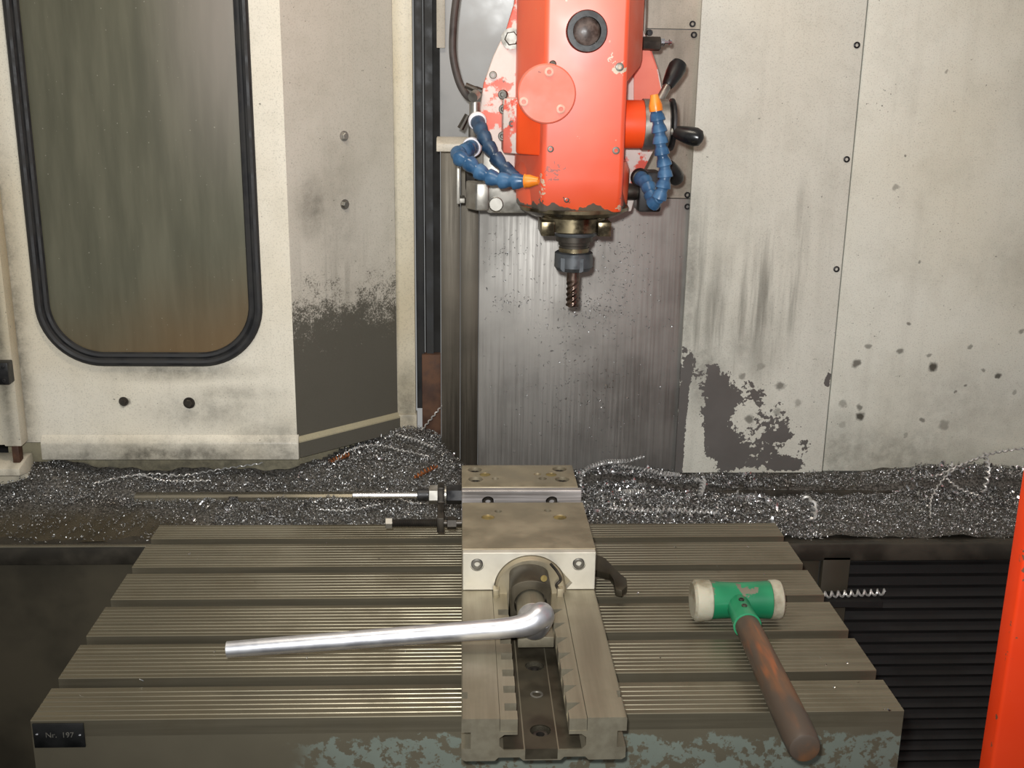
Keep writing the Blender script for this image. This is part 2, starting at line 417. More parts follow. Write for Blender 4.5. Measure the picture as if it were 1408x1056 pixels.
# right enclosure panels
R1 = .690; RB = -.034
def cb(u, v, ru, rv, k): p = at(u, v, Y=R1); return (p.x, p.y, p.z, ru*.00104, rv*.00104, k)
MT['cream_right_a'] = m_cream('cream_right_a', film=.42, base=(227, 226, 213), warm=(219, 216, 201), speck=.7,
    blobs=[(.80, R1, .13, .010, .5), (.832, R1, .10, .009, .7), (.775, R1, .115, .008, .6), (.745, R1, .10, .012, .6), (.79, R1, .05, .009, .7), (.83, R1, .06, .008, .5), (.86, R1, .075, .008, .4)],
    streaks=[(.80, R1, .22, .05, .17, .62), (.84, R1, .27, .022, .16, .7), (.76, R1, .21, .03, .15, .6), (.73, R1, .20, .03, .14, .55), (.70, R1, .2, .02, .3, .6)],
    haze=[(.72, R1, .12, .05, .10, .55), (.78, R1, .16, .08, .08, .35), (.69, R1, .26, .02, .2, .5)],
    chip=[cb(938, 560, 14, 150, .9), cb(930, 640, 14, 60, .9), cb(970, 520, 40, 60, .25), cb(1060, 560, 90, 80, .20), cb(952, 500, 14, 40, .42), cb(988, 560, 38, 58, 1.0), cb(1000, 620, 40, 50, 1.1), cb(980, 595, 22, 50, .9), cb(1045, 630, 56, 36, .7), cb(1088, 638, 40, 22, .8), cb(1108, 612, 16, 22, .56),
          cb(1060, 590, 60, 48, .40), cb(1030, 540, 46, 34, .40), cb(985, 518, 40, 28, .50), cb(1138, 522, 8, 24, .9), cb(1075, 600, 28, 14, .55)])
wr = MB().box(.684, .906, R1, R1+.006, RB, 1.02).build('wall_right', 'cream_right_a', bevel=.0008)
tag(wr, 'cream panel right of the column with paint flaked off its foot', kind='structure')
for (u, v) in ((1178, 62), (1164, 219), (1150, 370)):
    cap_screw(wr, px(u, v, R1), (0, -1, 0), .0044, 'black_oxide', h=.0018)
spots = [(1065, 0, 0)]
def rb(u, v, r, k): p = at(u, v, Y=R1+.004); return (p.x, p.y, p.z, r, k)
MT['cream_right_b'] = m_cream('cream_right_b', film=.42, base=(227, 227, 214), warm=(219, 216, 198), speck=.9,
    blobs=[rb(1283, 505, .010, 1), rb(1178, 499, .009, .8), rb(1372, 516, .0075, .9), rb(1239, 483, .007, .7), rb(1277, 488, .005, .6), rb(1183, 572, .0095, .95), rb(1182, 560, .006, .7),
           rb(1267, 579, .006, .7), rb(1298, 584, .012, .55), rb(1329, 530, .004, .7), rb(1314, 539, .004, .7), rb(1194, 476, .005, .6), rb(1334, 478, .004, .6), rb(1249, 445, .004, .7), rb(1404, 456, .006, .6), rb(1246, 598, .006, .5), rb(1158, 555, .008, .5), rb(1158, 585, .010, .45), rb(1395, 539, .006, .5), rb(1352, 508, .004, .6),
           rb(1232, 258, .006, .5), rb(1245, 215, .003, .7), rb(1264, 360, .0035, .6), rb(1302, 97, .003, .5)],
    haze=[(1.0, R1, -.01, .25, .09, .42), (1.1, R1, .07, .2, .12, .22), (.93, R1, .0, .05, .10, .5), (1.18, R1, .28, .12, .12, .18), (1.2, R1, .5, .15, .1, .15)])
tag(MB().box(.895, .92, R1+.012, R1+.016, RB+.002, 1.02).build('trim_3', 'shade_black'), 'dark backing strip added behind the seam of the two right panels', kind='structure')  # dark strip added to paint the shade in the seam gap
wr2 = MB().box(.9088, 1.45, R1+.004, R1+.010, RB+.001, 1.02).build('wall_right_far', 'cream_right_b', bevel=.0008)
tag(wr2, 'spotted cream panel at the far right wall', kind='structure')

# ledge (chip tray) behind the table, its front lip and the space below
MT['tray'] = mottled('tray', (52, 48, 41), (74, 68, 58), 20, .55, .35)
LF, LS = .474, .632
tray = thing('chip_tray', (.5, LF, -.36), 'dark stepped metal tray full of chips behind the milling table', 'tray')
MB().box(-.35, 1.45, LF, LS, -.062, -.052).build('lower_shelf', 'tray', tray, bevel=.0015)
MB().box(-.35, 1.45, LS-.002, .745, -.062, -.040).build('upper_shelf', 'tray', tray, bevel=.0015)
MT['rail_metal'] = m_brushed('rail_metal', (120, 114, 100), (150, 142, 124), 0, .4, .7)
MB().prism([(.572, -.053), (.571, -.024), (.574, -.021), (.584, -.021), (.584, -.053)], -.075, .36, 'X').build('edge_rail', 'rail_metal', tray)
MB().prism([(LS+.006, -.052), (LS+.004, -.038), (LS+.006, -.036), (LS+.016, -.036), (LS+.016, -.052)], .755, 1.04, 'X').build('edge_rail', 'tray', tray)
MB().box(-.35, 1.45, LF-.004, LF+.006, -.076, -.0515).build('front_lip', 'tray', tray, bevel=.002)
MB().box(-.35, .06, LF-.0045, LF+.003, -.0517, -.0496).build('lip_edge', 'rail_metal', tray, bevel=.0005)
MT['dark_sheet'] = mottled('dark_sheet', (62, 57, 46), (82, 75, 60), 7, .6, .3)
MB().box(-.5, -.035, LF+.002, LF+.012, -.40, -.07).build('front_panel', 'dark_sheet', tray)
MB().box(-.033, .84, LF+.004, LF+.014, -.40, -.07).build('front_panel', 'dark_sheet', tray)
MB().box(.842, .8785, LF-.004, LF+.012, -.40, -.07).build('front_panel', 'dark_sheet', tray, bevel=.001)
MB().box(-.7, 1.7, LF+.034, .75, -.71, -.30).build('dark_fill_block', 'shade_black', tray)  # dark block added to keep the space under the tray black
bel = thing('bellows_cover', (1.1, LF, -.42), 'black ribbed bellows cover in the shadow right of the table', 'cover')
for k in range(20):
    z = -.076-.017*k
    MB().prism([(LF+.020, z), (LF+.012, z-.0085), (LF+.020, z-.017), (LF+.030, z-.0085)], .88, 1.45, 'X').build('fold', 'bellows', bel)
tag(MB().box(-1.5, 2.2, -1.6, .9, -.72, -.70).build('floor', 'shade_black'), 'dark floor under the machine', kind='structure')  # floor coloured near-black to hold the darkness below

# ------------------------------------------------------------------ column
YC = .700
colm = thing('machine_column', (.51, YC, -.04), 'scuffed bare steel column face behind the cutter, strewn with chips', 'column')
MT['way_plate'] = m_brushed('way_plate', (160, 156, 150), (174, 170, 164), 2, .53, .75, scale=260)
MT['way_dark'] = m_brushed('way_dark', (92, 86, 76), (108, 101, 90), 2, .5, .8, scale=260)
MT['grey_panel'] = mottled('grey_panel', (150, 149, 147), (172, 170, 168), 10, .52, .5, stretch=None)
zt = at(800, 272, Y=YC).z; zt2 = at(900, 40, Y=YC).z
MB().box(.391, .690, YC, YC+.02, -.045, zt).build('way_plate', 'way_plate', colm, bevel=.0008)
MB().box(.3375, .3645, YC-.002, YC+.02, -.045, at(630, 205, Y=YC).z).build('side_bar', 'way_dark', colm, bevel=.0008)
MB().box(.3650, .3905, YC+.002, YC+.02, -.045, at(630, 205, Y=YC).z).build('side_bar', 'way_dark', colm, bevel=.0008)
MT['cream_col'] = m_cream('cream_col', base=(196, 186, 172), warm=(176, 166, 152), speck=.8, streaks=[(.66, YC, .47, .05, .12, .6), (.65, YC, .56, .04, .05, .5)], haze=[(.66, YC, .40, .06, .1, .45)])
MT['cream_col2'] = m_cream('cream_col2', base=(214, 204, 188), warm=(206, 196, 178), speck=.3)
MB().box(.56, .690, YC+.002, YC+.02, zt+.0008, zt2).build('upper_plate', 'cream_col', colm, bevel=.0006)
MB().box(.56, .690, YC, YC+.02, zt2+.0008, 1.02).build('upper_plate', 'cream_col2', colm, bevel=.0006)
MB().box(.337, .559, YC, YC+.02, at(630, 204, Y=YC).z, 1.02).build('grey_plate', 'grey_panel', colm, bevel=.0006)
MB().box(.391, .559, YC+.004, YC+.02, zt-.01, .6).build('back_plate', 'grey_panel', colm)
for (u, v) in ((952, 33), (954, 48), (945, 268), (945, 284), (893, 45)):
    cap_screw(colm, px(u, v, YC+(.0015 if v in (48, 268) else 0)), (0, -1, 0), .0042, 'black_oxide', h=.003)
p0, p1 = at(600, 0, Y=YC-.01), at(612, 66, Y=YC-.01)
MB().box(p0.x, p1.x, YC-.006, YC+.001, p1.z, 1.02).build('edge_strip', 'cream_col', colm, bevel=.0008)
# dark gap to the left of the column
gap = thing('wiper_rail', (.318, .72, -.03), 'black rubber wiper rail in the narrow gap left of the column', 'rail')
MB().box(.3005, .312, .742, .760, .05, 1.02).build('rail', 'black_rubber', gap, bevel=.001)
MB().box(.313, .3355, .752, .765, -.04, 1.02).build('backing', 'bellows', gap)
MB().box(.3155, .3255, .744, .752, .05, 1.02).build('rubber_strip', 'black_rubber', gap)
p0, p1 = at(580, 488, Y=.735), at(606, 585, Y=.735)
MB().box(p0.x, .336, .735, .752, p1.z-.03, p0.z).build('rusty_plate', 'rust', gap, bevel=.001)

# ------------------------------------------------------------------ milling table
TW, TD, TT = .7579, .4202, .105
tab = thing('milling_table', (TW/2, TD/2, -TT), 'grey ribbed T-slot table of the milling machine carrying vise and mallet', 'table')
slots = [.05977+.078*k for k in range(5)]
g = G('table_steel')
n = g.noise(150, 4, stretch=(.03, 1, 1)); n2 = g.noise(12, 5)
c = g.mix(g.step(n, .3, .7), lin((114, 107, 90)), lin((132, 124, 105)))
c = g.mix(g.step(n2, .45, .7, 0, .5), c, lin((100, 91, 72)))
g.bump(n, .2, .0004)
MT['table_steel'] = g.set(c, g.step(n2, .35, .7, .36, .48), .7)
g = G('table_front')
s3 = g.sep()
n = g.noise(26, 6, rough=.65); n2 = g.noise(14, 4)
bare = g.mix(n2, lin((88, 82, 68)), lin((108, 101, 84)))
paint = g.mix(g.noise(30, 3), lin((98, 104, 95)), lin((114, 121, 111)))
zb = g.math('ADD', s3[2], g.math('MULTIPLY', g.math('SUBTRACT', n, .5), .055))
e = g.math('MULTIPLY', g.step(zb, -.020, -.023), g.step(g.noise(66, 6, rough=.68), .535, .50))
e = g.math('MULTIPLY', e, g.step(g.math('ADD', s3[0], g.math('MULTIPLY', n2, .15)), .28, .33))
c = g.mix(e, bare, paint)
MT['table_front'] = g.set(c, .5, g.math('MULTIPLY', g.math('SUBTRACT', 1, e), .3))
# base casting with the T-slots cut in its profile (Y, Z)
LH = .016      # height of the land strips
prof = [(TD, -TT), (TD, -LH)]
for y in reversed(slots):
    w, t = .0075, .0135
    prof += [(y+t, -LH), (y+t, -.030), (y-t, -.030), (y-t, -LH)]
prof += [(0, -LH), (0, -TT)]
MB().prism(prof, 0, TW, 'X').build('table_base', 'table_front', tab)
edges = [0] + [v for y in slots for v in (y-.0082, y+.0082)] + [TD]
for k in range(6):
    a, b = edges[2*k], edges[2*k+1]
    nr = max(3, round((b-a)/.0072)); p = (b-a)/nr
    pr = [(a, -LH)]
    for i in range(nr):
        y = a+i*p
        if i == 0: pr += [(y, -.0006), (y+.0006, 0)]
        pr += [(y+p*.78 if i < nr-1 else b-.0006, 0)]
        if i < nr-1: pr += [(y+p*.80, -.0010), (y+p*.90, -.0010), (y+p*.975, -.0001), (y+p, 0)]
    pr += [(b, -.0006), (b, -LH)]
    MB().prism(pr, 0 if k else 0, TW, 'X').build('ribbed_strip', 'table_steel', tab, ang=20)
# name plate
q0, q1 = at(44, 994, Y=-.001), at(118, 1027, Y=-.001)
npl = MB().box(q0.x, q1.x, -.0018, 0, q1.z, q0.z-.0008).build('name_plate', 'plate_black', tab, bevel=.0004)
for (u, v) in ((51, 1010), (110, 1011)):
    place('rivet', lambda: (MB().lathe((0, 0, 0), (0, 0, 1), [(0, .0013), (.0006, .0012), (.001, .0006), (.0011, 0)], 12), 'bright_steel'), 'rivet', npl, px(u, v, -.0018), (0, -1, 0))
def text(name, body, pos, size, mat, parent, depth=.0002):
    cu = bpy.data.curves.new(name, 'FONT'); cu.body = body; cu.size = size; cu.extrude = depth; cu.align_x = 'CENTER'; cu.align_y = 'CENTER'
    o = bpy.data.objects.new(name, cu); COL.objects.link(o)
    dg = bpy.context.evaluated_depsgraph_get(); dg.update()
    me = bpy.data.meshes.new_from_object(o.evaluated_get(dg)); bpy.data.objects.remove(o); bpy.data.curves.remove(cu)
    me.name = name; me.materials.clear(); me.materials.append(MT[mat])
    o = bpy.data.objects.new(name, me); COL.objects.link(o); o.parent = parent
    o.location = Vector(pos)-ROOT[parent]; o.rotation_euler = (PI/2, 0, 0); return o
text('lettering', 'Nr.  197', px(82, 1011, -.0019), .0070, 'plate_letter', npl)
# saddle under the table
MB().box(.10, .66, .06, .38, -.42, -TT).build('saddle', 'dark_sheet', tab, bevel=.004)

# ------------------------------------------------------------------ machine vise
VX0, VX1 = .3671, .5006; ZT = .0388; YF = -.066
vise = thing('machine_vise', (.434, .17, 0), 'steel machine vise bolted across the middle of the milling table', 'vise')
g = G('vise_steel'); n = g.noise(110, 4, stretch=(1, .05, 1)); n2 = g.noise(22, 5)
c = g.mix(g.step(n, .3, .7), lin((134, 126, 108)), lin((150, 143, 124)))
c = g.mix(g.step(n2, .48, .72, 0, .32), c, lin((118, 108, 88)))
MT['vise_steel'] = g.set(c, g.step(n2, .3, .7, .48, .58), .7)
MT['vise_dark'] = mottled('vise_dark', (62, 56, 45), (82, 75, 61), 30, .5, .6)
MT['vise_ground'] = mottled('vise_ground', (158, 147, 124), (176, 165, 142), 34, .5, .7, lo=.25, hi=.75)
x = lambda u: at(u, 992, Y=YF).x
z_ = lambda v: at(740, v, Y=YF).z
xl, xr, sl, sr, tl, t_r = x(687), x(808), x(712), x(783), x(687), x(807)
zl, zf = z_(1010), z_(1031)
# left and right rails as separate pockets in one profile
prof = [(VX0+.003, 0), (VX0, .002), (VX0, .0115), (VX0+.0075, .0115), (VX0+.0075, .0265), (VX0, .0265), (VX0, ZT-.001), (VX0+.001, ZT), (xl, ZT), (xl, ZT-.012), (sl, ZT-.012)]
prof += [(sl, zl), (tl+.004, zl), (tl, zl-.003), (tl, zf+.004), (tl+.004, zf), (t_r-.004, zf), (t_r, zf+.004), (t_r, zl-.003), (t_r-.004, zl), (sr, zl)]
prof += [(sr, ZT-.012), (xr, ZT-.012), (xr, ZT), (VX1-.001, ZT), (VX1, ZT-.001), (VX1, .0265), (VX1-.0075, .0265), (VX1-.0075, .0115), (VX1, .0115), (VX1, .002), (VX1-.003, 0), (VX1-.03, 0), (VX1-.033, .003), (VX1-.05, .003), (VX1-.053, 0), (VX0+.05, 0), (VX0+.047, .003), (VX0+.03, .003), (VX0+.027, 0)]
nl = MB().box(VX0-.001, VX0+.005, -.036, -.026, .026, .041); nr_ = MB().box(VX1-.0035, VX1+.001, -.036, -.026, .026, .041)
hp = [at(735, 917, Z=zf), at(743, 1006, Z=zf)]
hc = [MB().lathe((h_.x, h_.y, zf-.0075), (0, 0, 1), [(0, .0088), (.03, .0088)], 24) for h_ in hp]
hc2 = [MB().lathe((h_.x, h_.y, zf-.0078), (0, 0, 1), [(0, .0088), (.010, .0088)], 24) for h_ in hp]
MB().prism(prof, YF, .44, 'Y').build('bed', 'vise_steel', vise, cut=[nl, nr_]+hc2)
# notched rack strips beside the channel
rows = [838, 857, 877, 898, 920.6, 943, 967]
ys = [at(700, v, Z=ZT-.001).y for v in rows]
def comb(side):
    pts = []
    if side < 0:
        o, i, m = xl+.0004, sl, xl+.0075-.004
        pts = [(o, YF+.0005), (i, YF+.0005)]
        for y in reversed(ys): pts += [(i, y-.011), (i-.010, y-.011), (i-.010, y), (i, y)]
        pts += [(i, .44), (o, .44)]
    else:
        i, o = sr, xr-.0004
        pts = [(o, YF+.0005), (i, YF+.0005)]
        for y in reversed(ys): pts += [(i, y-.012), (i+.011, y), (i, y)]
        pts += [(i, .44), (o, .44)]
    return pts
for s_ in (-1, 1):
    MB().prism(comb(s_), ZT-.0125, ZT-.001, 'Z').build('rack_strip', 'vise_steel', vise)
# centre bar with screws
cb0, cb1 = x(723), x(768)
cbar = MB().box(cb0, cb1, YF-.0004, .14, zf-.0085, zf+.0012).build('centre_bar', 'vise_dark', vise, cut=hc)
for h_ in hp: cap_screw(cbar, (h_.x, h_.y, zf-.0065), (0, 0, 1), .0070, 'dark_metal', h=.004)
MB().box(tl+.001, cb0-.0012, YF+.001, .44, zf-.001, zf+.0006).build('channel_shade', 'vise_dark', vise)  # dark strips laid in the channel to paint its recess shade
MB().box(cb1+.0012, t_r-.001, YF+.001, .44, zf-.001, zf+.0006).build('channel_shade', 'vise_dark', vise)
h_ = at(738, 955, Z=zf+.0012)
place('dimple', lambda: (MB().lathe((0, 0, 0), (0, 0, 1), [(-.001, .0058), (.0004, .0058), (.0006, .0050), (.0006, .0040), (-.0004, .0034), (-.0004, 0)], 18), 'screw_steel'), 'plug', cbar, (h_.x, h_.y, zf+.0012))
# sliding clamp block under the crank
y0_ = at(740, 876, Z=ZT-.006).y
MB().box(at(712, 876, Y=y0_).x, at(762, 876, Y=y0_).x, y0_, y0_+.05, zf+.012, ZT-.006).build('clamp_block', 'vise_steel', vise, bevel=.0008)

# movable jaw
JF, JB, JT = .1614, .2925, .0800
cx, cz = at(729, 815, Y=JF).x, .0405
R_ = .0365
def cyl_cut(u, v, r, dz): p = at(u, v, Z=JT); return MB().lathe((p.x, p.y, JT-dz), (0, 0, 1), [(0, r), (dz+.01, r)], 24), p
arch = MB().lathe((cx, JF-.01, cz), (0, 1, 0), [(0, R_), (.028, R_)], 48)
nt = MB().prism([(cx+.030, cz+.02), (cx+.042, cz+.006), (cx+.034, cz-.004), (cx+.025, cz)], JF-.01, JF+.014, 'Y')
c1, q1_ = cyl_cut(671, 711, .0072, .0022); c2, q2_ = cyl_cut(770, 711, .0072, .0022)
c3, q3_ = cyl_cut(685, 703, .0040, .016); c4, q4_ = cyl_cut(753, 702, .0040, .016)
jaw = MB().box(VX0+.0005, VX1+.0005, JF+.0084, JB, ZT+.0004, JT).bevel(.0006, 1).build('movable_jaw', 'vise_ground', vise, cut=[c1, c2, c3, c4])
MT['vise_flash_lit'] = mottled('vise_flash_lit', (206, 200, 186), (224, 218, 204), 30, .45, .5, lo=.25, hi=.75)  # front plate steel lightened to carry the flash reflection
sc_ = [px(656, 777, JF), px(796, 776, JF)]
jfp = MB().box(VX0+.001, VX1-.0002, JF, JF+.008, ZT+.0004, JT-.0006).bevel(.0006, 1).build('front_plate', 'vise_flash_lit', vise, cut=[arch, nt]+[MB().lathe((c[0], JF-.003, c[2]), (0, 1, 0), [(0, .0068), (.0062, .0068)], 24) for c in sc_])
for q_ in (q1_, q2_):
    place('plugb', lambda: (MB().lathe((0, 0, 0), (0, 0, 1), [(0, .0070), (.001, .0070), (.001, 0)], 24), 'brass'), 'brass_plug', jaw, (q_.x, q_.y, JT-.0021))
for c in sc_: cap_screw(jfp, (c[0], JF+.0030, c[2]), (0, -1, 0), .0058, h=.0026)
# spindle nut housing
MB().lathe((cx, JF+.016, cz), (0, -1, 0), [(0, .0355), (.018, .0355), (.022, .0335), (.022, .02), (0, .02)], 48).build('spindle_flange', 'vise_ground', vise)
nb0, nb1 = at(702, 830, Y=.115).x, at(757, 830, Y=.115).x
nbc = (nb0+nb1)/2; nbw = (nb1-nb0)/2; zt_ = at(730, 797, Y=.115).z
prof = [(nb0, .012), (nb1, .012), (nb1, zt_-.010)] + [(nbc+nbw*math.cos(a)*1.0, zt_-.010+.010*math.sin(a)) for a in [PI*k/12 for k in range(1, 12)]] + [(nb0, zt_-.010)]
soc = MB().lathe((nbc, .10, .048), (0, 1, 0), [(0, .0158), (.03, .0158)], 32)
MB().prism(prof, .113, .1505, 'Y').bevel(.001, 2).build('spindle_nut', 'vise_dark', vise, cut=[soc])
p_ = at(748, 796, Y=.112)
place('plugc', lambda: (MB().lathe((0, 0, 0), (0, 0, 1), [(0, .0032), (.0012, .003), (.0014, 0)], 18), 'brass'), 'brass_plug', vise, (p_.x, .1135, p_.z), (0, -1, 0))
# retaining clip
cl = [at(u, v, Y=.153) for u, v in ((757, 775), (766, 786), (771, 797), (765, 805), (772, 815), (776, 826))]
MB().tube(bez(cl, 6), .0015, 8).build('retaining_clip', 'dark_metal', vise)
for u in (682, 770):
    p_ = at(u, 824, Y=.15); MB().box(p_.x-.003, p_.x+.003, .148, .158, .036, .046).build('lug', 'vise_ground', vise, bevel=.0006)

# dark hooked lug standing out to the right of the jaw
hk = [at(u, v, Z=.018) for u, v in ((818, 764), (832, 769), (845, 783), (852, 790), (861, 797), (862, 808), (855, 814), (846, 812), (843, 798), (838, 791), (818, 786))]
MB().prism([(p_.x, p_.y) for p_ in hk], .012, .020, 'Z').build('hooked_lug', 'vise_dark', vise, bevel=.001)

# fixed jaw and its plate
FJ0, FJ1 = .3395, .4128
cuts = []; plugs = []; bores = []
for (u, v, r, dz, k) in ((653, 646, .0085, .008, 's'), (654, 659, .0085, .008, 's'), (769, 645, .0085, .008, 's'), (773, 659, .0085, .008, 's'), (667, 652.5, .0065, .0018, 'b'), (758, 652.5, .0065, .0018, 'b'), (681, 658, .0042, .016, 'h'), (746, 658, .0050, .016, 'h'), (739, 652, .0045, .0016, 'd')):
    c_, p_ = cyl_cut(u, v, r, dz); cuts.append(c_)
    if k == 's': bores.append(p_)
    if k == 'b': plugs.append(p_)
fj = MB().box(VX0, VX1, FJ0, FJ1, ZT+.0004, JT).bevel(.0008, 2).build('fixed_jaw', 'vise_ground', vise, cut=cuts)
for p_ in bores: cap_screw(fj, (p_.x, p_.y, JT-.0078), (0, 0, 1), .0066, 'dark_metal', h=.005)
for p_ in plugs:
    place('pluge', lambda: (MB().lathe((0, 0, 0), (0, 0, 1), [(0, .0063), (.001, .0063), (.001, 0)], 24), 'brass'), 'brass_plug', fj, (p_.x, p_.y, JT-.0017))
PF = .3295
pc = []
for u in (671, 759):
    p_ = at(u, 689, Y=PF); pc.append((p_, MB().lathe((p_.x, PF-.005, p_.z-.002), (0, 1, 0), [(0, .0078), (.012, .0078)], 24)))
MT['jaw_plate'] = m_brushed('jaw_plate', (150, 144, 140), (214, 208, 206), 0, .42, .6, scale=260)
jp = MB().box(VX0, VX1+.003, PF, FJ0-.0004, ZT+.0004, JT-.0006).bevel(.0006, 1).build('jaw_plate', 'jaw_plate', vise, cut=[c for _, c in pc])
for p_, _ in pc: cap_screw(jp, (p_.x, PF+.007, p_.z-.002), (0, -1, 0), .0066, 'dark_metal', h=.006)

# work stop screwed into the side of the fixed jaw
ws = thing('work_stop', (.33, .36, 0), None); ws.parent = vise; ws.location = Vector((.33, .36, 0))-ROOT[vise]
for k in ('label', 'category'):
    if k in ws: del ws[k]
ry, rz = .372, .0580
MB().lathe((.367, ry, rz), (-1, 0, 0), [(0, .0115), (.016, .0115), (.0185, .010), (.0185, 0)], 6, PI/6).build('stud_block', 'black_oxide', ws)
MB().lathe((.349, ry, rz), (-1, 0, 0), [(0, .0105), (.002, .0105), (.002, 0)], 28).build('washer', 'steel', ws)
MB().prism([(ry-.009, rz+.012), (ry+.009, rz+.012), (ry+.009, rz-.006), (.338, .032), (.320, .032), (.320, .05), (ry-.009, rz-.006)], .339, .347, 'X').build('link_plate', 'dark_metal', ws, bevel=.0008)
MB().lathe((.3388, ry, rz), (-1, 0, 0), [(0, .0112), (.0095, .0112), (.0105, .0095), (.0105, 0)], 6, PI/6).build('nut', 'steel', ws)
MB().lathe((.328, ry, rz), (-1, 0, 0), [(0, .0075), (.012, .0075), (.013, .006), (.013, 0)], 20).build('collar', 'black_oxide', ws)
MB().lathe((.315, ry, rz-.001), (-1, 0, 0), [(0, .0034), (.075, .0034), (.076, .002), (.076, 0)], 16).build('stop_rod', 'bright_steel', ws)
sy, sz = .329, .0405
pts = []
for k in range(25): pts += [(k*.0021, .0048), (k*.0021+.001, .0041)]
MB().lathe((.340, sy, sz), (-1, 0, 0), [(0, .0048)] + pts[1:] + [(.0535, .0042), (.0535, 0)], 14).build('threaded_stud', 'dark_metal', ws)
MB().lathe((.288, sy, sz), (-1, 0, 0), [(0, .0066), (.0072, .0066), (.0078, .0055), (.0078, 0)], 6).build('stud_head', 'steel', ws)
MB().lathe((.361, sy, sz), (-1, 0, 0), [(0, .0074), (.010, .0074), (.0108, .006), (.0108, 0)], 6, PI/6).build('nut', 'dark_metal', ws)
MB().lathe((.367, sy, sz), (-1, 0, 0), [(0, .0046), (.020, .0046), (.020, 0)], 14).build('threaded_stud', 'dark_metal', ws)

# ------------------------------------------------------------------ vise crank
crank = thing('crank_handle', (.433, .10, .048), 'bent satin steel crank handle pushed into the vise spindle', 'handle')
ax = nbc
MB().lathe((ax, .128, .048), (0, -1, 0), [(0, .0135), (.030, .0140), (.040, .0142), (.0405, .0125), (.0405, 0)], 36).build('socket', 'vise_steel', crank)
L0 = Vector(at(312, 893, Y=.038)); L1 = Vector(at(690, 864, Y=.046))
pth = [Vector((ax, .0890, .048)), Vector((ax+.0005, .080, .048)), Vector((ax+.001, .070, .049))]
pth += [Vector(at(744, 846, Y=.058)), Vector(at(726, 858, Y=.049)), L1, L1*.8+L0*.2, L1*.5+L0*.5, L1*.2+L0*.8, L0]
sm = bez(pth, 8)
rad = []
for i in range(len(sm)):
    t = i/(len(sm)-1); rad.append(.0141-.0009*t/.25 if t < .25 else max(.0132-.0040*(t-.25)/.28, .0092) if t < .53 else .0092-.0022*(t-.53)/.47)
b_ = MB().tube(sm, rad, 22)
bar = b_.build('bar', 'satin_chrome', crank, ang=50)
dr = (L0-L1).normalized(); up_ = Vector((0, -.75, .66)); up_ = (up_-dr*up_.dot(dr)).normalized()

# ------------------------------------------------------------------ mallet
hz = .0225
mal = thing('mallet', (.647, .17, 0), 'green mallet with white nylon faces and worn wooden handle on the table', 'mallet')
g = G('green_paint'); n = g.noise(45, 5); c = g.mix(g.step(g.noise(14, 3), .35, .65), lin((22, 112, 74)), lin((40, 136, 92)))
s3 = g.sep()
e = g.step(g.math('ADD', n, g.step(s3[2], .034, .044, 0, .14)), .64, .67)
c = g.mix(e, c, lin((110, 104, 88)))
MT['green_paint'] = g.set(c, g.math('ADD', .36, g.math('MULTIPLY', e, .2)), 0.0)
MT['nylon'] = mottled('nylon', (122, 114, 92), (178, 172, 152), 40, .5, lo=.3, hi=.6, bump=.2, Subsurface_Weight=.1)
g = G('handle_wood'); n = g.noise(30, 5, stretch=(1, .06, 1)); n2 = g.noise(24, 4, stretch=(1, .3, 1))
c = g.mix(g.step(n, .3, .7), lin((116, 78, 50)), lin((90, 68, 50)))
c = g.mix(g.step(n2, .40, .56), c, lin((76, 64, 54)))
c = g.mix(g.math('MULTIPLY', g.step(g.noise(26, 4, stretch=(1, .12, 1)), .60, .66), .7), c, lin((164, 88, 40)))
g.bump(n, .3, .0006)
MT['handle_wood'] = g.set(c, .5, 0.0)
a0 = at(952, 826, Z=hz); a1 = at(1075, 826, Z=hz); ym = .169
hx0, hx1 = a0.x, a1.x
MB().lathe((hx0+.018, ym, hz), (1, 0, 0), [(0, .0182), (.001, .0192), (.018, .0182), ((hx1-hx0)/2-.018, .0176), (hx1-hx0-.018-.018-.016, .0182), (hx1-hx0-.031, .0192), (hx1-hx0-.030, .0182)], 36).build('head', 'green_paint', mal)
MB().lathe((hx0+.0185, ym, hz), (-1, 0, 0), [(0, .0195), (.001, .0205), (.012, .0215), (.016, .0208), (.0185, .0175), (.0187, 0)], 32).build('face', 'nylon', mal)
MB().lathe((hx1-.0125, ym, hz), (1, 0, 0), [(0, .0195), (.001, .0203), (.007, .0205), (.0105, .0195), (.0125, .0165), (.0127, 0)], 32).build('face', 'nylon', mal)
hs = Vector(at(1020, 843, Z=hz)); hs = Vector((hs.x, .158, hz)); he = Vector(at(1107, 1030, Z=.021))
hd = (he-hs).normalized()
def oval(c, rx, rz, n=24):
    sd = hd.cross(Vector((0, 0, 1))).normalized(); upv = sd.cross(hd)
    return [c + sd*rx*math.cos(2*PI*k/n) + upv*rz*math.sin(2*PI*k/n) for k in range(n)]
MB().loft([oval(hs-hd*.008, .0125, .013), oval(hs+hd*.010, .0118, .0125), oval(hs+hd*.030, .0125, .0128), oval(hs+hd*.043, .0138, .0135), oval(hs+hd*.0435, .0120, .012)]).build('socket', 'green_paint', mal)
Ltot = (he-hs).length
MB().loft([oval(hs+hd*.038, .0118, .0118), oval(hs+hd*.05, .0122, .0120), oval(hs+hd*.10, .0128, .0125), oval(hs+hd*.17, .0138, .0135), oval(hs+hd*(Ltot-.03), .0140, .0140), oval(hs+hd*(Ltot-.005), .0135, .0135), oval(hs+hd*(Ltot-.001), .0122, .0122), oval(hs+hd*Ltot, .010, .010)]).build('handle', 'handle_wood', mal)
for t in (.013, .026):
    cap_screw(mal, hs+hd*t+Vector((0, 0, .0122)), (0, -.05, 1), .0028, 'dark_metal', h=.0016)

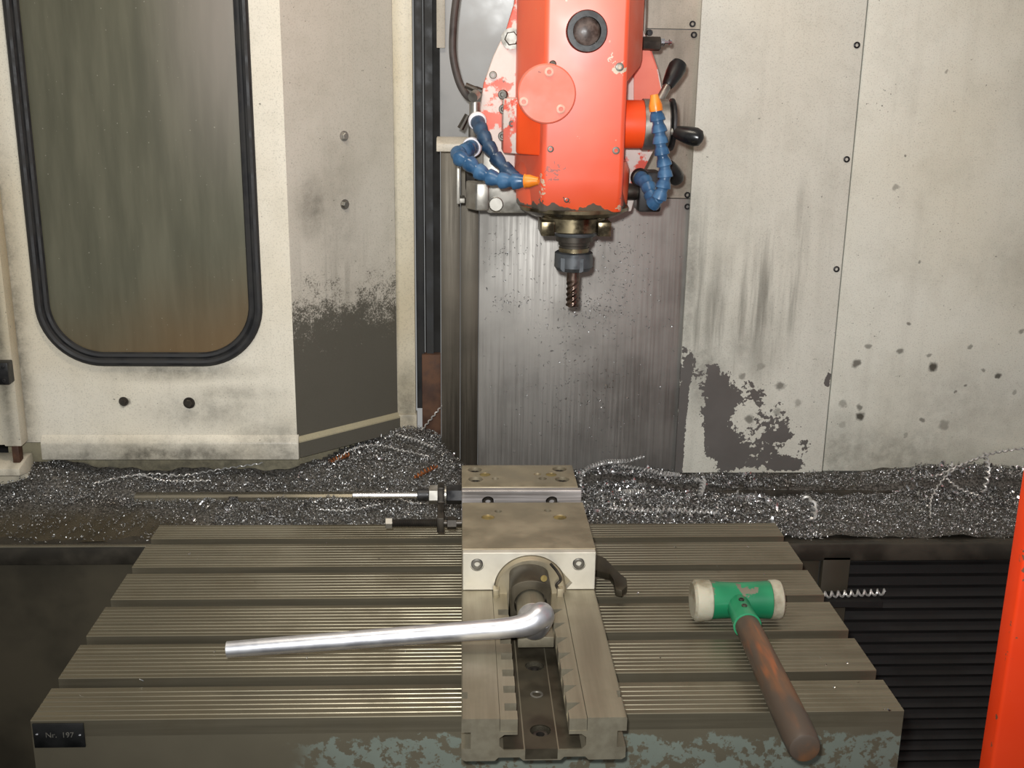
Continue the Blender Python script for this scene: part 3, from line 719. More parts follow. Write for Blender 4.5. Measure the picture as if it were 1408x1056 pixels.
# ------------------------------------------------------------------ milling head
SX, SY = .4990, .470
zz = lambda v, Y=SY: at(795, v, Y=Y).z
head = thing('milling_unit', (SX, SY, zz(300)), 'orange vertical milling head hanging in front of the column', 'milling head')
def plan(z, pts, dy=0): return [(a, b+dy, z) for a, b in pts]
HP = [(.431, .535), (.431, .490), (.4355, .478), (.4555, .4045), (.4600, .4020), (.5430, .4020), (.5470, .4045), (.5560, .470), (.5560, .535)]
zb0, zb1 = at(800, 292, Y=.415).z, at(800, 246, Y=.402).z
low = [(.436, .535), (.436, .495), (.440, .480), (.4555, .4200), (.4600, .4165), (.5430, .4165), (.5480, .4200), (.5620, .470), (.5620, .535)]
hous = MB().loft([plan(zb0, low), plan(zb1, HP), plan(.80, HP)])
g = G('orange_head')
s3 = g.sep()
col = g.mix(g.step(g.noise(9, 4), .35, .7), lin((250, 80, 22)), lin((255, 92, 32)))
n = g.noise(48, 5, rough=.6)
e1 = g.step(g.math('ADD', s3[2], g.math('MULTIPLY', g.math('SUBTRACT', g.noise(38, 3), .5), .034)), zb0+.0065, zb0+.0055)
sc = g.step(g.noise(120, 3), .735, .75)
col = g.mix(g.math('MULTIPLY', sc, .7), col, lin((206, 180, 150)))
col = g.mix(e1, col, lin((86, 76, 66)))
wv = g.vec('ADD', g.pos, g.vec('SCALE', g.vec('SUBTRACT', g.noise(160, 3, color=True), (.5, .5, .5))))
for (u, v, ru, rv, Yb, cc_) in ((745, 246, 4, 9, .405, 0), (744, 264, 3, 8, .412, 0), (743, 280, 3, 9, .416, 1), (858, 256, 2.5, 10, .405, 1), (857, 272, 3, 9, .41, 1), (858, 287, 6, 4, .415, 0), (842, 74, 4, 7, .402, 0), (850, 92, 9, 9, .402, 0), (762, 232, 16, 4, .402, 2), (762, 243, 5, 5, .402, 2), (776, 275, 4, 4, .412, 1)):
    p_ = at(u, v, Y=Yb)
    b_ = g.step(g.math('ADD', g.blob(wv, tuple(p_), (ru*.0012, .012, rv*.0012), .8), g.math('MULTIPLY', g.noise(210, 3), .9)), 1.0, 1.05)
    col = g.mix(b_, col, lin(((216, 196, 168), (84, 66, 52), (176, 80, 60))[cc_]))
g.bump(g.noise(24, 2), .12, .001)
MT['orange_head'] = g.set(col, g.step(g.noise(10, 3), .3, .7, .40, .52), 0.0, Specular_IOR_Level=.85, IOR=1.9)
hous.build('housing', 'orange_head', head, bevel=.0015)
cz0, cz1 = at(800, 291, Y=.43).z, at(800, 222, Y=.43).z
MB().lathe((.4985, .492, cz0), (0, 0, 1), [(0, .064), (.003, .0665), (.020, .0675), (cz1-cz0-.012, .0675), (cz1-cz0-.003, .064), (cz1-cz0, .058), (cz1-cz0, 0)], 56).build('lower_bell', 'orange_head', head)
# right flank cover with a slanted foot
p = [at(u, v, Y=.47) for u, v in ((888, 82), (886, 96), (866, 112))]
MB().loft([[(.549, .418, p[2].z), (.553, .535, p[2].z), (.553, .535, .80), (.549, .418, .80)],
           [(.5705, .470, p[1].z+.004), (.5705, .535, p[1].z+.004), (.5705, .535, .80), (.5705, .470, .80)],
           [(.574, .480, p[0].z), (.574, .535, p[0].z), (.574, .535, .80), (.574, .480, .80)]]).build('side_cover', 'orange', head)
# left boss with seam
q0, q1 = at(713, 137, Y=.43), at(745, 213, Y=.43)
MB().prism([(.431, .52), (.428, .440), (.432, .432), (.450, .415), (.462, .406), (.462, .52)], q1.z, q0.z-.004, 'Z').build('boss', 'orange', head, bevel=.003)
q0, q1 = at(692, 135, Y=.47), at(712, 210, Y=.47)
bl = MB().prism([(q0.x, .52), (q0.x, .462), (q1.x+.001, .446), (q1.x+.001, .52)], q1.z, q0.z, 'Z').build('boss_flange', 'orange_worn_wash', head, bevel=.0015)
for (u, v) in ((704, 170),): cap_screw(bl, px(u, v, .455), (-.2, -1, 0), .0035, h=.002)
for (u, v) in ((692, 130), (693, 150), (692, 187)): cap_screw(head, px(u, v, .470), (-.2, -1, 0), .0055, h=.006)
# round cover plate
cc = Vector(at(752, 129, Y=.392)); cr = .0318
cv = MB().lathe((cc.x, .412, cc.z), (0, -1, 0), [(0, cr), (.0185, cr), (.020, cr-.0015), (.020, 0)], 56).build('cover_plate', 'orange_wash', head)
for (u, v) in ((755, 99), (720, 140), (771, 150)): cap_screw(cv, px(u, v, .392), (0, -1, 0), .0050, 'pale_screw', h=.0022)
MB().lathe((at(760, 88, Y=.402).x, .404, at(760, 88, Y=.402).z), (0, -1, 0), [(0, .004), (.003, .004), (.004, .003), (.004, 0)], 14).build('oil_plug', 'dark_metal', head)
# sight glass
sg = Vector(at(807, 43, Y=.395))
rg = MB().lathe((sg.x, .403, sg.z), (0, -1, 0), [(0, .0222), (.009, .0222), (.011, .0210), (.011, .0152), (.004, .0148), (.004, 0)], 48).build('sight_ring', 'black_plastic', head)
MT['sight_lens'] = mottled('sight_lens', (60, 46, 40), (104, 88, 80), 90, .45)
MB().lathe((sg.x, .4, sg.z), (0, -1, 0), [(0, .0146), (.003, .0146), (.005, .011), (.0056, 0)], 36).build('lens', 'sight_lens', rg)
for (u, v, r) in ((852, 92, .0046), (757, 205, .0036), (847, 207, .0042), (779, 275, .003)):
    Yq = .402 if v < 246 else .4115
    cap_screw(head, px(u, v, Yq), (0, -1, 0), r, h=.0012)
# swivel flange behind the housing
fo = [(712, -30), (707, 5), (697, 38), (678, 78), (665, 115), (660, 150), (661, 180), (668, 212), (680, 240), (690, 291), (868, 291), (880, 245), (900, 205), (911, 160), (912, 130), (906, 98), (896, 68), (884, 40), (880, -30)]
FY = .535
MB().prism([(at(u, v, Y=FY).x, at(u, v, Y=FY).z) for u, v in fo], FY, FY+.022, 'Y').build('swivel_flange', 'orange_worn_wash', head, bevel=.002)
for (u, v, r) in ((703, 53, .0085), ):
    hex_bolt(head, px(u, v, FY), (0, -1, 0), r, .008, 'screw_steel', washer=True)
for (u, v, r) in ((678, 103, .0045), (878, 128, .0050)): cap_screw(head, px(u, v, FY), (0, -1, 0), r, h=.003)
MT['orange_flange_right'] = MT['orange_wash']
fo2 = [(872, 68), (893, 68), (903, 95), (911, 133), (905, 150), (872, 150)]
MB().prism([(at(u, v, Y=FY-.004).x, at(u, v, Y=FY-.004).z) for u, v in fo2], FY-.004, FY, 'Y').build('flange_pad', 'orange_wash', head)
# slide between flange and column
MB().box(.435, .57, FY+.02, YC-.001, zz(285, .6), .80).build('slide', 'dark_metal', head, bevel=.002)
# bracket plate, block, round button, guide rail at the lower left
fo3 = [(664, 200), (672, 196), (690, 240), (722, 252), (722, 293), (672, 293), (664, 286)]
MB().prism([(at(u, v, Y=.528).x, at(u, v, Y=.528).z) for u, v in fo3], .528, .545, 'Y').build('bracket_plate', 'steel', head, bevel=.001)
p = at(682, 281, Y=.527)
MB().lathe((p.x, .529, p.z), (0, -1, 0), [(0, .0092), (.004, .0092), (.0045, .0082), (.0025, .0078), (.0025, 0)], 28).build('button', 'steel', head)
p0, p1 = at(641, 251, Y=.53), at(672, 289, Y=.53)
MB().prism([(p0.x, .56), (p0.x, .545), (p0.x+.012, .522), (p1.x, .522), (p1.x, .56)], p1.z, p0.z, 'Z').build('bracket_block', 'steel', head, bevel=.002)
p0, p1 = at(628, 222, Y=.56), at(638, 280, Y=.56)
MB().box(p0.x, p0.x+.004, .555, .60, p1.z, p0.z).box(p0.x, p1.x+.001, .565, .60, p1.z, p1.z+.006).build('guide_bracket', 'steel', head, bevel=.0006)
p0, p1 = at(600, 190, Y=.62), at(648, 209, Y=.62)
MB().prism([(.62, p1.z), (.62, p0.z-.007), (.635, p0.z), (.66, p0.z), (.66, p1.z)], p0.x, p1.x, 'X').build('cream_bracket', 'cream_col2', head, bevel=.0008)
MB().box(at(640, 215, Y=.58).x, .44, .58, .66, at(640, 262, Y=.58).z, at(640, 205, Y=.58).z).build('bracket_arm', 'dark_metal', head, bevel=.002)
# hub with three black-knobbed levers on the right
hz_ = at(880, 171, Y=.47).z
MB().lathe((.552, .47, hz_), (1, 0, 0), [(0, .0275), (.024, .0275), (.0245, .026), (.0245, 0)], 40).build('hub_boss', 'orange', head)
hub = MB().lathe((.5762, .47, hz_), (1, 0, 0), [(0, .0292), (.013, .0292), (.0132, .0286), (.0142, .0286), (.0144, .0292), (.028, .0292), (.030, .027), (.030, 0)], 48).build('lever_hub', 'steel', head)
MB().lathe((.6066, .47, hz_), (1, 0, 0), [(0, .024), (.002, .0298), (.004, .0302), (.0055, .0298), (.006, 0)], 48).build('end_disc', 'black_oxide', hub)
def lever(p0, p1, kl, name='lever'):
    p0, p1 = Vector(p0), Vector(p1); d = (p1-p0).normalized(); L = (p1-p0).length
    l = MB().lathe(p0, d, [(0, .0050), (L-kl, .0048), (L-kl, 0)], 16).build(name, 'steel', hub)
    MB().lathe(p1-d*kl, d, [(0, .0062), (.003, .0075), (kl*.45, .0100), (kl*.75, .0108), (kl*.92, .0088), (kl, .004), (kl+.0008, 0)], 24).build('knob', 'black_plastic', l)
lever(at(903, 145, Y=.475), at(936, 84, Y=.50), .036)
lever(at(908, 176, Y=.455), at(966, 191, Y=.43), .034)
lever(at(905, 200, Y=.49), at(932, 249, Y=.53), .034)
# grease fitting
gp = Vector(at(884, 60, Y=.53))
gf = MB().lathe(gp, (1, 0, .0), [(0, .0085), (.020, .0085), (.021, .0075), (.021, 0)], 6).build('grease_fitting', 'dark_metal', head)
MB().lathe(gp+Vector((.0205, 0, .002)), (1, 0, 0), [(0, .005), (.005, .005), (.0055, .0025), (.010, .0022), (.0115, .0036), (.014, .003), (.0145, 0)], 16).build('nipple', 'bright_steel', gf)
MB().tube(bez([at(888, -20, Y=.55), at(887, 20, Y=.55), at(886, 46, Y=.55)], 4), .0016, 8).build('oil_line', 'steel', head)
# spindle nose
zq = lambda v: zz(v)
MB().lathe((SX, SY, zb0+.002), (0, 0, -1), [(0, .0645), (.004, .064), (.008, .057), (.011, .051), (.011, 0)], 56).build('nose_ring', 'oily_brass', head)
ztop = zb0-.009
MB().lathe((SX, SY, ztop), (0, 0, -1), [(0, .034), (.002, .038), (ztop-zq(315), .038), (ztop-zq(317), .034), (ztop-zq(317), 0)], 48).build('spindle_nose', 'oily_brass', head)
for u in (751, 827):
    p = at(u, 312, Y=SY)
    MB().box(p.x-.0078, p.x+.0078, SY-.030, SY+.030, zq(320), zq(301)).build('drive_key', 'oily_brass', head, bevel=.0006)

# tool holder with the cutter
tool = thing('tool_holder', (SX-.002, SY, zq(420)), 'black collet chuck with a fluted end mill under the orange head', 'tool holder')
TXc = at(788.5, 360, Y=SY).x
O_ = Vector((TXc, SY, zq(312)))
pr = lambda rows: [(zq(312)-zq(v), r) for v, r in rows]
MB().lathe(O_, (0, 0, -1), pr([(312, .027), (320, .0275), (323, .0262), (323, 0)]), 40).build('flange', 'nut_steel', tool)
MB().lathe(O_, (0, 0, -1), pr([(322, .0220), (331, .0220), (332, .0188), (336, .0186), (337, .0172), (341, .0172), (341, 0)]), 40).build('shank', 'dark_metal', tool)
MB().lathe(O_, (0, 0, -1), pr([(340, .0182), (347, .0182), (347, 0)]), 40).build('collar', 'oily_brass', tool)
cn = [MB().box(TXc+.0222*math.cos(a)-.0025, TXc+.0222*math.cos(a)+.0025, SY+.0222*math.sin(a)-.0025, SY+.0222*math.sin(a)+.0025, zq(373), zq(352)) for a in [2*PI*k/6-PI/2+.35 for k in range(6)]]
MB().lathe(O_, (0, 0, -1), pr([(345.5, .0208), (347, .0228), (366, .0231), (371, .0200), (372.5, .0150), (372.5, .0075), (370, .0075), (370, 0)]), 48).build('collet_nut', 'nut_steel', tool, cut=cn)
# fluted end mill: twisted 4-lobed section
lv = []
z0, z1, rm = zq(371), zq(421), .0080
zs = zq(386)
N = 24
for k in range(29):
    t = k/28; z = z0+(z1-z0)*t; fl_ = 0 if z > zs else min(1, (zs-z)/.003); ph = (z-zs)*2*PI/.026
    ring = []
    for i in range(32):
        a = 2*PI*i/32; r = rm*(1-fl_*.30*(.5+.5*math.cos(4*(a-ph)))**1.3)
        ring.append((TXc+r*math.cos(a), SY+r*math.sin(a), z))
    lv.append(ring)
MT['cutter'] = mottled('cutter', (86, 72, 64), (124, 106, 96), 60, .28, .95)
MB().loft(lv).build('end_mill', 'cutter', tool, ang=60)

# ------------------------------------------------------------------ coolant hoses
def hose(name, pts, label, n_seg, r=.0082, nozzle=None, base=None, mat='blue_hose', loc=None):
    P = bez(pts, 16)
    ds = [0]
    for i in range(1, len(P)): ds.append(ds[-1]+(P[i]-P[i-1]).length)
    def pos(s):
        s = min(max(s, 0), ds[-1]-1e-6)
        i = max(k for k in range(len(ds)-1) if ds[k] <= s)
        return P[i].lerp(P[i+1], (s-ds[i])/(ds[i+1]-ds[i]))
    o = thing(name, P[0], label, 'hose')
    L = ds[-1]; sl_ = L/n_seg
    def mk():
        return MB().lathe((0, 0, 0), (0, 0, 1), [(-.001, r*.72), (0, r*.80), (sl_*.18, r*.78), (sl_*.28, r*.80), (sl_*.55, r*1.0), (sl_*.95, r*1.12), (sl_*1.0, r*1.08), (sl_*1.02, r*.8), (sl_*1.02, 0)], 20), mat
    for k in range(n_seg):
        a, b = pos(k*sl_), pos((k+1)*sl_)
        place((name, r, label, mat), mk, 'segment', o, b, a-b)
    if nozzle:
        d = (P[-1]-P[-2]).normalized(); L_, r0, r1 = nozzle
        MB().lathe(P[-1]-d*.002, d, [(0, r*.95), (.001, r0), (L_*.35, r0), (L_*.9, r1), (L_, r1), (L_, r1*.6), (L_*.6, r1*.6), (L_*.6, 0)], 20).build('nozzle', 'orange_plastic', o)
    if base:
        d = (P[1]-P[0]).normalized()
        MB().lathe(P[0]-d*.006, d, [(0, r*1.35), (.003, r*1.40), (.006, r*1.30), (.0075, r*.9), (.0075, 0)], 24).build('base_ring', base, o)
    return o
hose('coolant_hose', [at(648, 203, Y=.50), at(640, 208, Y=.47), at(627, 214, Y=.45), at(642, 222, Y=.435), at(660, 237, Y=.425), at(683, 247, Y=.415), at(706, 249, Y=.405), at(724, 249, Y=.40)],
     'blue segmented coolant hose, lower of two on the left, with orange nozzle', 10, .0086, (.016, .0072, .0044), 'white_plastic')
hose('coolant_hose', [at(657, 168, Y=.51), at(662, 180, Y=.485), at(672, 202, Y=.465), at(686, 222, Y=.45), at(700, 238, Y=.445), at(709, 243, Y=.44)],
     'dark blue segmented coolant hose, upper of two left of the orange head', 6, .0080, None, 'white_plastic', 'blue_hose_dark')
hose('coolant_hose', [at(881, 245, Y=.475), at(889, 251, Y=.458), at(894, 263, Y=.445), at(901, 281, Y=.43), at(909, 265, Y=.425), at(914, 248, Y=.425), at(914, 230, Y=.425), at(909, 205, Y=.425), at(907, 183, Y=.425), at(903, 158, Y=.425), at(902, 150, Y=.425)],
     'blue segmented coolant hose bent upward to the right of the orange head', 13, .0080, (.018, .0076, .0046), 'black_plastic')
mani = thing('coolant_manifold', at(888, 280, Y=.50), 'dark square coolant manifold behind the bent right hose', 'manifold')
p0, p1 = at(880, 240, Y=.49), at(902, 292, Y=.49)
MB().box(p0.x, p1.x+.006, .49, .532, p1.z, p0.z+.003).build('body', 'black_oxide', mani, bevel=.003)
p = at(874, 264, Y=.5)
MB().lathe((.567, .505, p.z), (1, 0, 0), [(0, .010), (.012, .010), (.016, .008), (.030, .008), (.03, 0)], 24).build('pipe_elbow', 'dark_metal', mani)
# taps feeding the left hoses
tap = thing('coolant_tap', at(652, 150, Y=.54), 'grey coolant tap with two small levers left of the head', 'tap')
def tp(u, v, Y=.53): return Vector(at(u, v, Y=Y))
MB().box(tp(645, 0).x, tp(657, 0).x, .53, .56, tp(650, 215).z, tp(650, 160).z).build('body', 'dark_metal', tap, bevel=.002)
MB().tube([tp(653, 165), tp(653, 140)], .0068, 14).build('valve', 'steel', tap)
MB().tube([tp(650, 134, .52), tp(655, 129, .53)], .0062, 14).build('valve', 'steel', tap)
MB().tube(bez([tp(640, 117), tp(652, 122), tp(662, 126)], 4), [.0034]*5+[.0042]*4, 10).build('lever', 'dark_metal', tap)
MB().tube([tp(633, 177), tp(643, 158)], [.0042, .0036], 10).build('lever', 'dark_metal', tap)
cb = MB().tube(bez([at(634, -40, Y=.56), at(627, 0, Y=.56), at(623, 40, Y=.555), at(623, 78, Y=.55), at(631, 112, Y=.545), at(642, 131, Y=.54), at(651, 136, Y=.535)], 8), .0046, 12)
tag(cb.build('cable', 'grey_cable'), 'thick grey cable curving down to the coolant tap', 'cable')

# ------------------------------------------------------------------ orange sheet-metal door near the camera
dx = .8165
od = MB().box(dx, 1.15, -.050, -.028, -.60, 1.1)
tag(od.build('sliding_door', 'orange_door', bevel=.003, seg=3), 'orange sheet metal door edge at the right of the frame', 'door')

# ------------------------------------------------------------------ metal chips
RLY = .583     # left rail
def surf(x_, y_):
    x_ = np.asarray(x_, float); y_ = np.asarray(y_, float)
    sm_ = lambda t: np.clip(t, 0, 1)**2*(3-2*np.clip(t, 0, 1))
    right = np.where(y_ > LS, -.038, -.050)
    left = -.053 + .024*sm_((y_-.478)/.10) + .010*sm_((y_-RLY)/.012) + .018*sm_((y_-RLY-.01)/.045)
    wl_ = sm_((.40-x_)/.08)
    z = left*wl_ + right*(1-wl_)
    gs = lambda cx, cy, sx, sy, h: h*np.exp(-((x_-cx)/sx)**2-((y_-cy)/sy)**2)
    z = z + gs(.24, .72, .10, .06, .020) + gs(.31, .71, .04, .04, .014) + gs(-.20, .61, .05, .04, .018)
    z = z + gs(.28, .53, .10, .05, .012) + gs(.58, .64, .09, .06, .020) + gs(.66, .55, .13, .06, .020) + gs(.56, .52, .07, .06, .016) + gs(.78, .54, .06, .04, .012)
    z = z + gs(1.12, .66, .13, .05, .020) + gs(.95, .56, .25, .06, .008) + gs(.9, .69, .3, .02, .004)
    z = z + .003*np.sin(x_*61+y_*23)*np.sin(y_*71-x_*17) + .0015*np.sin(x_*190)*np.sin(y_*173)
    return z
g = G('chip_metal')
n = g.noise(420, 2); big = g.noise(7, 3)
c = g.mix(g.step(n, .35, .7), lin((132, 130, 126)), lin((206, 206, 206)))
c = g.mix(g.step(big, .56, .72, 0, .7), c, lin((108, 88, 62)))
MT['chip_metal'] = g.set(c, g.step(n, .3, .7, .5, .32), .85)
MT['chip_bright'] = mottled('chip_bright', (170, 168, 166), (226, 226, 228), 200, .25, 1.0)
MT['chip_rusty'] = mottled('chip_rusty', (120, 68, 36), (168, 104, 60), 150, .5, .5)
g = G('chip_bed'); n = g.noise(330, 4)
c = g.mix(g.step(n, .35, .65), lin((58, 55, 50)), lin((112, 108, 102)))
sl_f = g.blob(g.vec('ADD', g.pos, g.vec('SCALE', g.noise(30, 4, color=True))), (-.12, .505, -.05), (.24, .075, 9), .5)
c = g.mix(sl_f, c, g.mix(g.noise(40, 4), lin((66, 59, 46)), lin((88, 79, 62))))
g.bump(g.noise(500, 3), .9)
MT['chip_bed'] = g.set(c, .55, .45)
def chip_ok(x_, y_):
    # inside the enclosure: in front of walls and angled panel
    lim = np.where(x_ < .138, .624, np.where(x_ < .27, .624+(x_-.138)*.85, np.where(x_ < .335, .735, np.where(x_ < .684, .697, .686))))
    return y_ < lim
def bed_part(xa, xb):
    nx, ny = int((xb-xa)/.007), 44
    gx = np.linspace(xa, xb, nx); gy = np.linspace(.488, .741, ny)
    XX, YY = np.meshgrid(gx, gy); ZZ = surf(XX, YY)-.0012
    vs = np.stack([XX, YY, ZZ], -1).reshape(-1, 3)
    fs = np.array([(j*nx+i, j*nx+i+1, (j+1)*nx+i+1, (j+1)*nx+i) for j in range(ny-1) for i in range(nx-1) if chip_ok(gx[i], gy[j]-.004)])
    return vs, fs, 'chip_bed'

def chip_mesh(name, parts, label):
    """one countless heap: vertex/quad arrays with their materials joined into one object"""
    V = []; F = []; MI = []; off = 0; mats = []
    for v, f, m in parts:
        if m not in mats: mats.append(m)
        V.append(v); F.append(f+off); MI.append(np.full(len(f), mats.index(m))); off += len(v)
    V = np.concatenate(V); F = np.concatenate(F); MI = np.concatenate(MI)
    me = bpy.data.meshes.new(name)
    me.vertices.add(len(V)); me.vertices.foreach_set('co', V.astype(np.float32).ravel())
    me.loops.add(F.size); me.loops.foreach_set('vertex_index', F.astype(np.int32).ravel())
    me.polygons.add(len(F)); me.polygons.foreach_set('loop_start', np.arange(0, F.size, 4, dtype=np.int32))
    me.update(calc_edges=True)
    me.polygons.foreach_set('use_smooth', np.ones(len(F), bool))
    for m in mats: me.materials.append(MT[m])
    me.polygons.foreach_set('material_index', MI.astype(np.int32))
    me.validate()
    o = bpy.data.objects.new(name, me); COL.objects.link(o)
    return tag(o, label, 'metal chips', kind='stuff')
def chips(P, N, size, mat, flat=.5):
    """curled slivers: P (n,3) positions, N set for the upright column face"""
    n = len(P); K = 5
    L = RNG.uniform(size[0], size[1], n); Wd = L*RNG.uniform(.16, .34, n)
    curl = RNG.uniform(.4, 4.2, n); twist = RNG.uniform(-1.2, 1.2, n)
    t = np.linspace(-.5, .5, K)[None, :]
    ang = t*curl[:, None]
    rad = (L/curl)[:, None]
    xx = rad*np.sin(ang); zc = rad*(1-np.cos(ang))
    tw = twist[:, None]*t*2
    side = np.stack([np.zeros_like(tw), np.cos(tw), np.sin(tw)], -1)*(Wd[:, None]*.5*(1-.8*np.abs(t)*1.2).clip(.15))[..., None]
    ctr = np.stack([xx, np.zeros_like(xx), zc], -1)
    V = np.stack([ctr-side, ctr+side], 2).reshape(n, K*2, 3)
    # random rotation, partly flattened to the surface
    q = RNG.normal(size=(n, 4)); q[:, 1:3] *= flat; q /= np.linalg.norm(q, axis=1)[:, None]
    w, a, b, c_ = q.T
    Rm = np.stack([1-2*(b*b+c_*c_), 2*(a*b-w*c_), 2*(a*c_+w*b), 2*(a*b+w*c_), 1-2*(a*a+c_*c_), 2*(b*c_-w*a), 2*(a*c_-w*b), 2*(b*c_+w*a), 1-2*(a*a+b*b)], -1).reshape(n, 3, 3)
    V = np.einsum('nij,nkj->nki', Rm, V)
    if N is not None:      # surface facing -Y: swap axes
        V = V[..., [0, 2, 1]]*np.array([1, -1, 1])
    V = V + P[:, None, :]
    idx = np.arange(n)[:, None]*(K*2)
    quad = np.array([[2*k, 2*k+1, 2*k+3, 2*k+2] for k in range(K-1)])
    F = (idx[:, :, None] + quad[None]).reshape(-1, 4)
    return V.reshape(-1, 3), F, mat
def scatter(n, x0, x1, y0, y1, dens=None):
    out = []
    while len(out) < n:
        x_ = RNG.uniform(x0, x1, n*2); y_ = RNG.uniform(y0, y1, n*2)
        ok = chip_ok(x_, y_+.004)
        if dens is not None: ok &= RNG.uniform(0, 1, n*2) < dens(x_, y_)
        out += list(zip(x_[ok], y_[ok]))
    a = np.array(out[:n]); z = surf(a[:, 0], a[:, 1]) + RNG.uniform(0, .0035, n)
    return np.column_stack([a, z])
front_thin = lambda x_, y_: np.clip((y_-.478)/.05, .05, 1)*np.where((x_ < .04) & (y_ < .560), .22, 1.0)
chip_mesh('chip_pile', [bed_part(-.30, .36), chips(scatter(24000, -.29, .36, .480, .74, front_thin), None, (.002, .0055), 'chip_metal', .6),
    chips(scatter(350, .0, .36, .52, .72), None, (.006, .014), 'chip_bright', .6)], 'grey metal chips heaped in the tray left of the vise')
chip_mesh('chip_pile', [bed_part(.36, .842), chips(scatter(17000, .36, .842, .480, .697), None, (.0025, .008), 'chip_metal', .7),
    chips(scatter(450, .48, .80, .50, .68), None, (.009, .02), 'chip_bright', .6)], 'bright metal chips heaped in the tray between vise and right panel')
chip_mesh('chip_pile', [bed_part(.842, 1.40), chips(scatter(19000, .842, 1.39, .482, .69, lambda x_, y_: np.clip((y_-.478)/.03, .1, 1)), None, (.002, .006), 'chip_metal', .6),
    chips(scatter(220, 1.0, 1.3, .58, .68), None, (.009, .02), 'chip_bright', .6)], 'fine brownish chips in the tray at the far right')
# chips stuck to the column face
def onplate(n, cu, cv, su, sv):
    u = RNG.normal(cu, su, n); v = RNG.normal(cv, sv, n); out = []
    for a, b in zip(u, v):
        if 612 < a < 940 and 300 < b < 628:
            p = at(a, b, Y=YC-.0012); out.append(tuple(p))
    return out
P = onplate(260, 850, 370, 32, 45) + onplate(150, 810, 430, 25, 14) + onplate(60, 700, 415, 16, 7) + onplate(420, 800, 520, 55, 70) + onplate(90, 690, 345, 25, 25) + onplate(90, 740, 470, 90, 90)
P = [p for p in P if p[0] > .393]
chip_mesh('plate_chips', [chips(np.array(P), True, (.0018, .0058), 'chip_metal', .5)], 'scattered slivers clinging to the steel column face')
# sparse slivers on the table
P = []
for (u, v) in ((195, 935), (297, 895), (555, 897), (110, 957), (1130, 905), (1135, 915), (1165, 912), (1145, 945), (1180, 938), (700, 770), (1030, 752), (1058, 756), (930, 752), (260, 762), (270, 768), (335, 765), (580, 822), (880, 815), (1215, 976), (1222, 977), (1050, 790), (985, 780), (450, 748), (520, 768), (350, 800), (605, 860), (590, 868), (420, 905), (905, 905), (655, 712)):
    if 636 < u < 820: continue
    p = at(u+random.uniform(-3, 3), v, Z=.0030); P.append(tuple(p))
chip_mesh('table_chips', [chips(np.array(P), None, (.003, .006), 'chip_bright', .3)], 'a few bright slivers scattered over the ribbed table')

# long curled strands, one by one
MT['swarf'] = mottled('swarf', (186, 184, 180), (220, 218, 214), 120, .36, .6)
def helix(path, R0, turns, wire, name, label, mat='swarf', taper=.3, kind=None, ribbon=True):
    if R0 > .0015: turns *= .8; wire *= 1.45; R0 *= 1.1
    else: turns *= .45; wire *= 1.25; R0 *= 1.2
    P = bez(path, 12); n = len(P); N = int(turns*9)
    ds = [0]
    for i in range(1, n): ds.append(ds[-1]+(P[i]-P[i-1]).length)
    pts = []
    for k in range(N+1):
        s = ds[-1]*k/N*.9999; i = max(j for j in range(n-1) if ds[j] <= s); f = (s-ds[i])/(ds[i+1]-ds[i]); c_ = P[i].lerp(P[i+1], f)
        d = (P[i+1]-P[i]).normalized(); u = d.cross(Vector((0, 0, 1))).normalized(); w = u.cross(d)
        a = 2*PI*k/9; r = R0*(1-taper*abs(2*k/N-1))
        pts.append(c_+(u*math.cos(a)+w*math.sin(a))*r)
    o = MB().tube(pts, wire, 5).build(name, mat, ang=60)
    return tag(o, label, 'metal chip')
def sp(u, v, lift=.004):
    """point on the chip heap under a photo pixel"""
    d = _a*((u-704)/CF) + _b*((v-528)/CF) + _f
    t = 1.1
    while t < 2.2:
        p = CO + d*t
        if p.y > .69 or (p.y > .48 and p.z < float(surf(p.x, p.y))+.0015): break
        t += .0015
    return Vector((p.x, p.y, max(p.z, float(surf(p.x, p.y))) + lift*.6 + .001))
helix([sp(798, 672), sp(803, 655, .012), sp(830, 645, .015), sp(862, 641, .012), sp(885, 634, .01)], .0028, 34, .0008, 'swarf_curl', 'bright coiled strand arching up beside the vise jaw')
helix([sp(850, 646, .008), sp(878, 650, .008), sp(910, 655, .006), sp(935, 656)], .003, 24, .0008, 'swarf_curl', 'coiled strand sloping down the heap below the column plate')
helix([sp(838, 702), sp(880, 705), sp(930, 705), sp(990, 708)], .0026, 26, .0010, 'swarf_curl', 'long straight coiled strand lying along the back edge of the table')
helix([sp(858, 681), sp(870, 680), sp(890, 680)], .004, 10, .0009, 'swarf_curl', 'short fat coil in the middle of the right heap')
helix([sp(955, 672), sp(962, 668, .008), sp(966, 675, .006), sp(962, 685)], .003, 8, .0012, 'swarf_curl', 'small bright hooked coil right of the middle heap')
helix([sp(1105, 690), sp(1113, 692, .010), sp(1119, 703, .008), sp(1118, 716)], .003, 5, .0016, 'swarf_curl', 'thick curved chip near the back right table corner')
helix([sp(1285, 664, .01), sp(1320, 650, .02), sp(1360, 640, .03), sp(1408, 632, .03), sp(1440, 628, .03)], .0012, 40, .0011, 'swarf_curl', 'long pale strand running out toward the orange door')
helix([sp(1278, 715), sp(1280, 690, .012), sp(1300, 668, .015), sp(1315, 655, .018)], .0012, 26, .0009, 'swarf_curl', 'thin strand leaning down from the far right heap')
helix([sp(1352, 640, .03), sp(1356, 665, .01), sp(1352, 680)], .003, 9, .0011, 'swarf_curl', 'short upright coil on the far right heap')
helix([sp(1300, 668), sp(1320, 678, .008), sp(1345, 684)], .0012, 14, .0011, 'swarf_curl', 'slim curved sliver on the front of the far right heap')
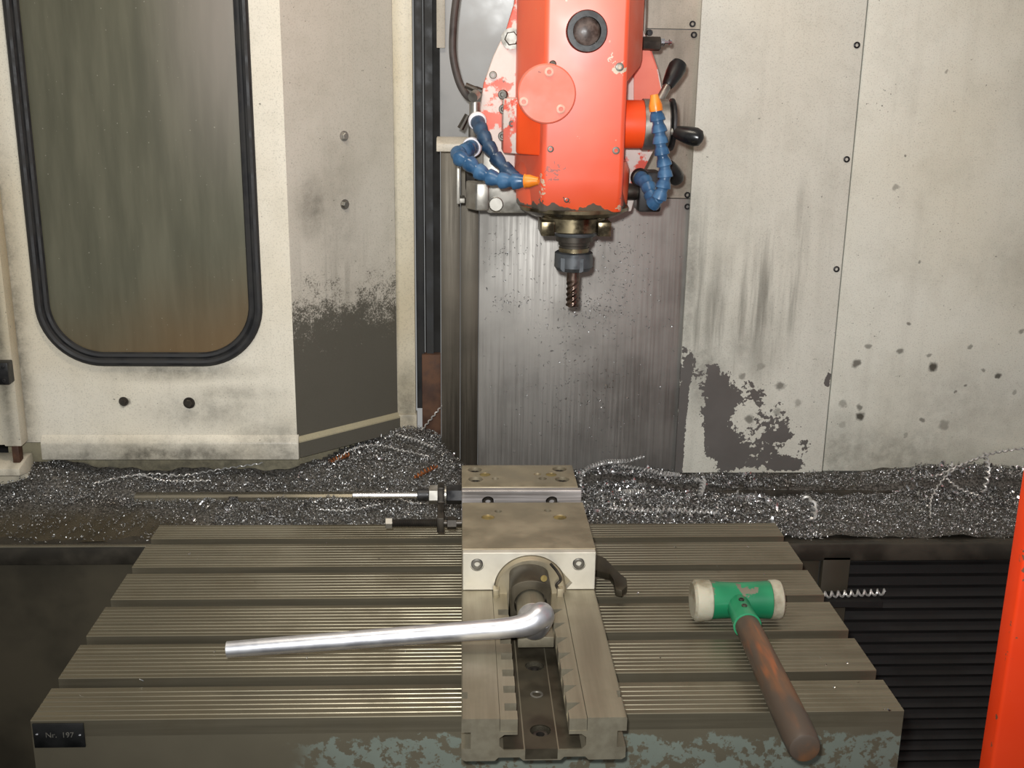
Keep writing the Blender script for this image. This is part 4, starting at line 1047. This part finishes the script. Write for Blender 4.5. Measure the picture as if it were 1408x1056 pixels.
helix([sp(460, 640, .006), sp(480, 626, .010), sp(515, 619, .012), sp(550, 625, .010), sp(590, 632, .006)], .0010, 44, .0008, 'swarf_curl', 'long arched strand over the heap left of the vise')
helix([sp(545, 604, .01), sp(575, 614, .012), sp(598, 622, .008)], .0022, 15, .0008, 'swarf_curl', 'coiled strand lying high on the left heap by the gap')
helix([sp(580, 601, .016), sp(597, 588, .03), sp(608, 580, .04)], .0010, 14, .0008, 'swarf_curl', 'straight strand standing up by the column foot')
helix([sp(570, 660), sp(585, 653, .008), sp(600, 646, .008)], .0028, 9, .0009, 'swarf_curl', 'rust-brown coil behind the work stop', 'chip_rusty')
helix([sp(455, 638), sp(462, 634), sp(480, 628)], .0028, 8, .0009, 'swarf_curl', 'rust-brown coil at the left end of the arched strand', 'chip_rusty')
helix([sp(130, 668), sp(170, 660, .006), sp(210, 656, .006), sp(250, 657), sp(300, 650, .006), sp(362, 642, .008)], .0010, 50, .0008, 'swarf_curl', 'long thin strand along the foot of the window panel')
helix([sp(190, 655), sp(225, 664, .004), sp(290, 664)], .0010, 26, .0008, 'swarf_curl', 'short thin strand in front of the window panel foot')
helix([sp(490, 685, .006), sp(530, 684, .008), sp(560, 693, .004), sp(580, 696)], .0008, 30, .0007, 'swarf_curl', 'thin wavy strand draped under the stop rod')
helix([sp(440, 704), sp(480, 705), sp(520, 698, .006)], .0010, 22, .0008, 'swarf_curl', 'thin strand along the tray front left of the stud')
p_ = sp(322, 690, .002)
tag(MB().box(p_.x-.007, p_.x+.006, p_.y-.002, p_.y+.002, p_.z, p_.z+.005).build('flat_chip', 'chip_bright'), 'small bright flat chip lying just in front of the left rail', 'metal chip')
# a spiral chip caught on a dark bar beside the table
zb_ = -.10; b0 = at(1128, 818, Y=LF-.022)
ledge = MB().prism([(LF-.004, b0.z-.012), (LF-.034, b0.z-.012), (LF-.034, b0.z-.004), (LF-.004, b0.z-.004)], .80, .915, 'X').build('side_ledge', 'bellows')
tag(ledge, 'small dark ledge below the tray right of the table', 'ledge')
helix([at(1132, 818, Y=LF-.022), at(1170, 816, Y=LF-.022), at(1218, 814, Y=LF-.022)], .0034, 12, .0011, 'swarf_curl', 'bright thick spiral chip in the shadow right of the table', taper=0)
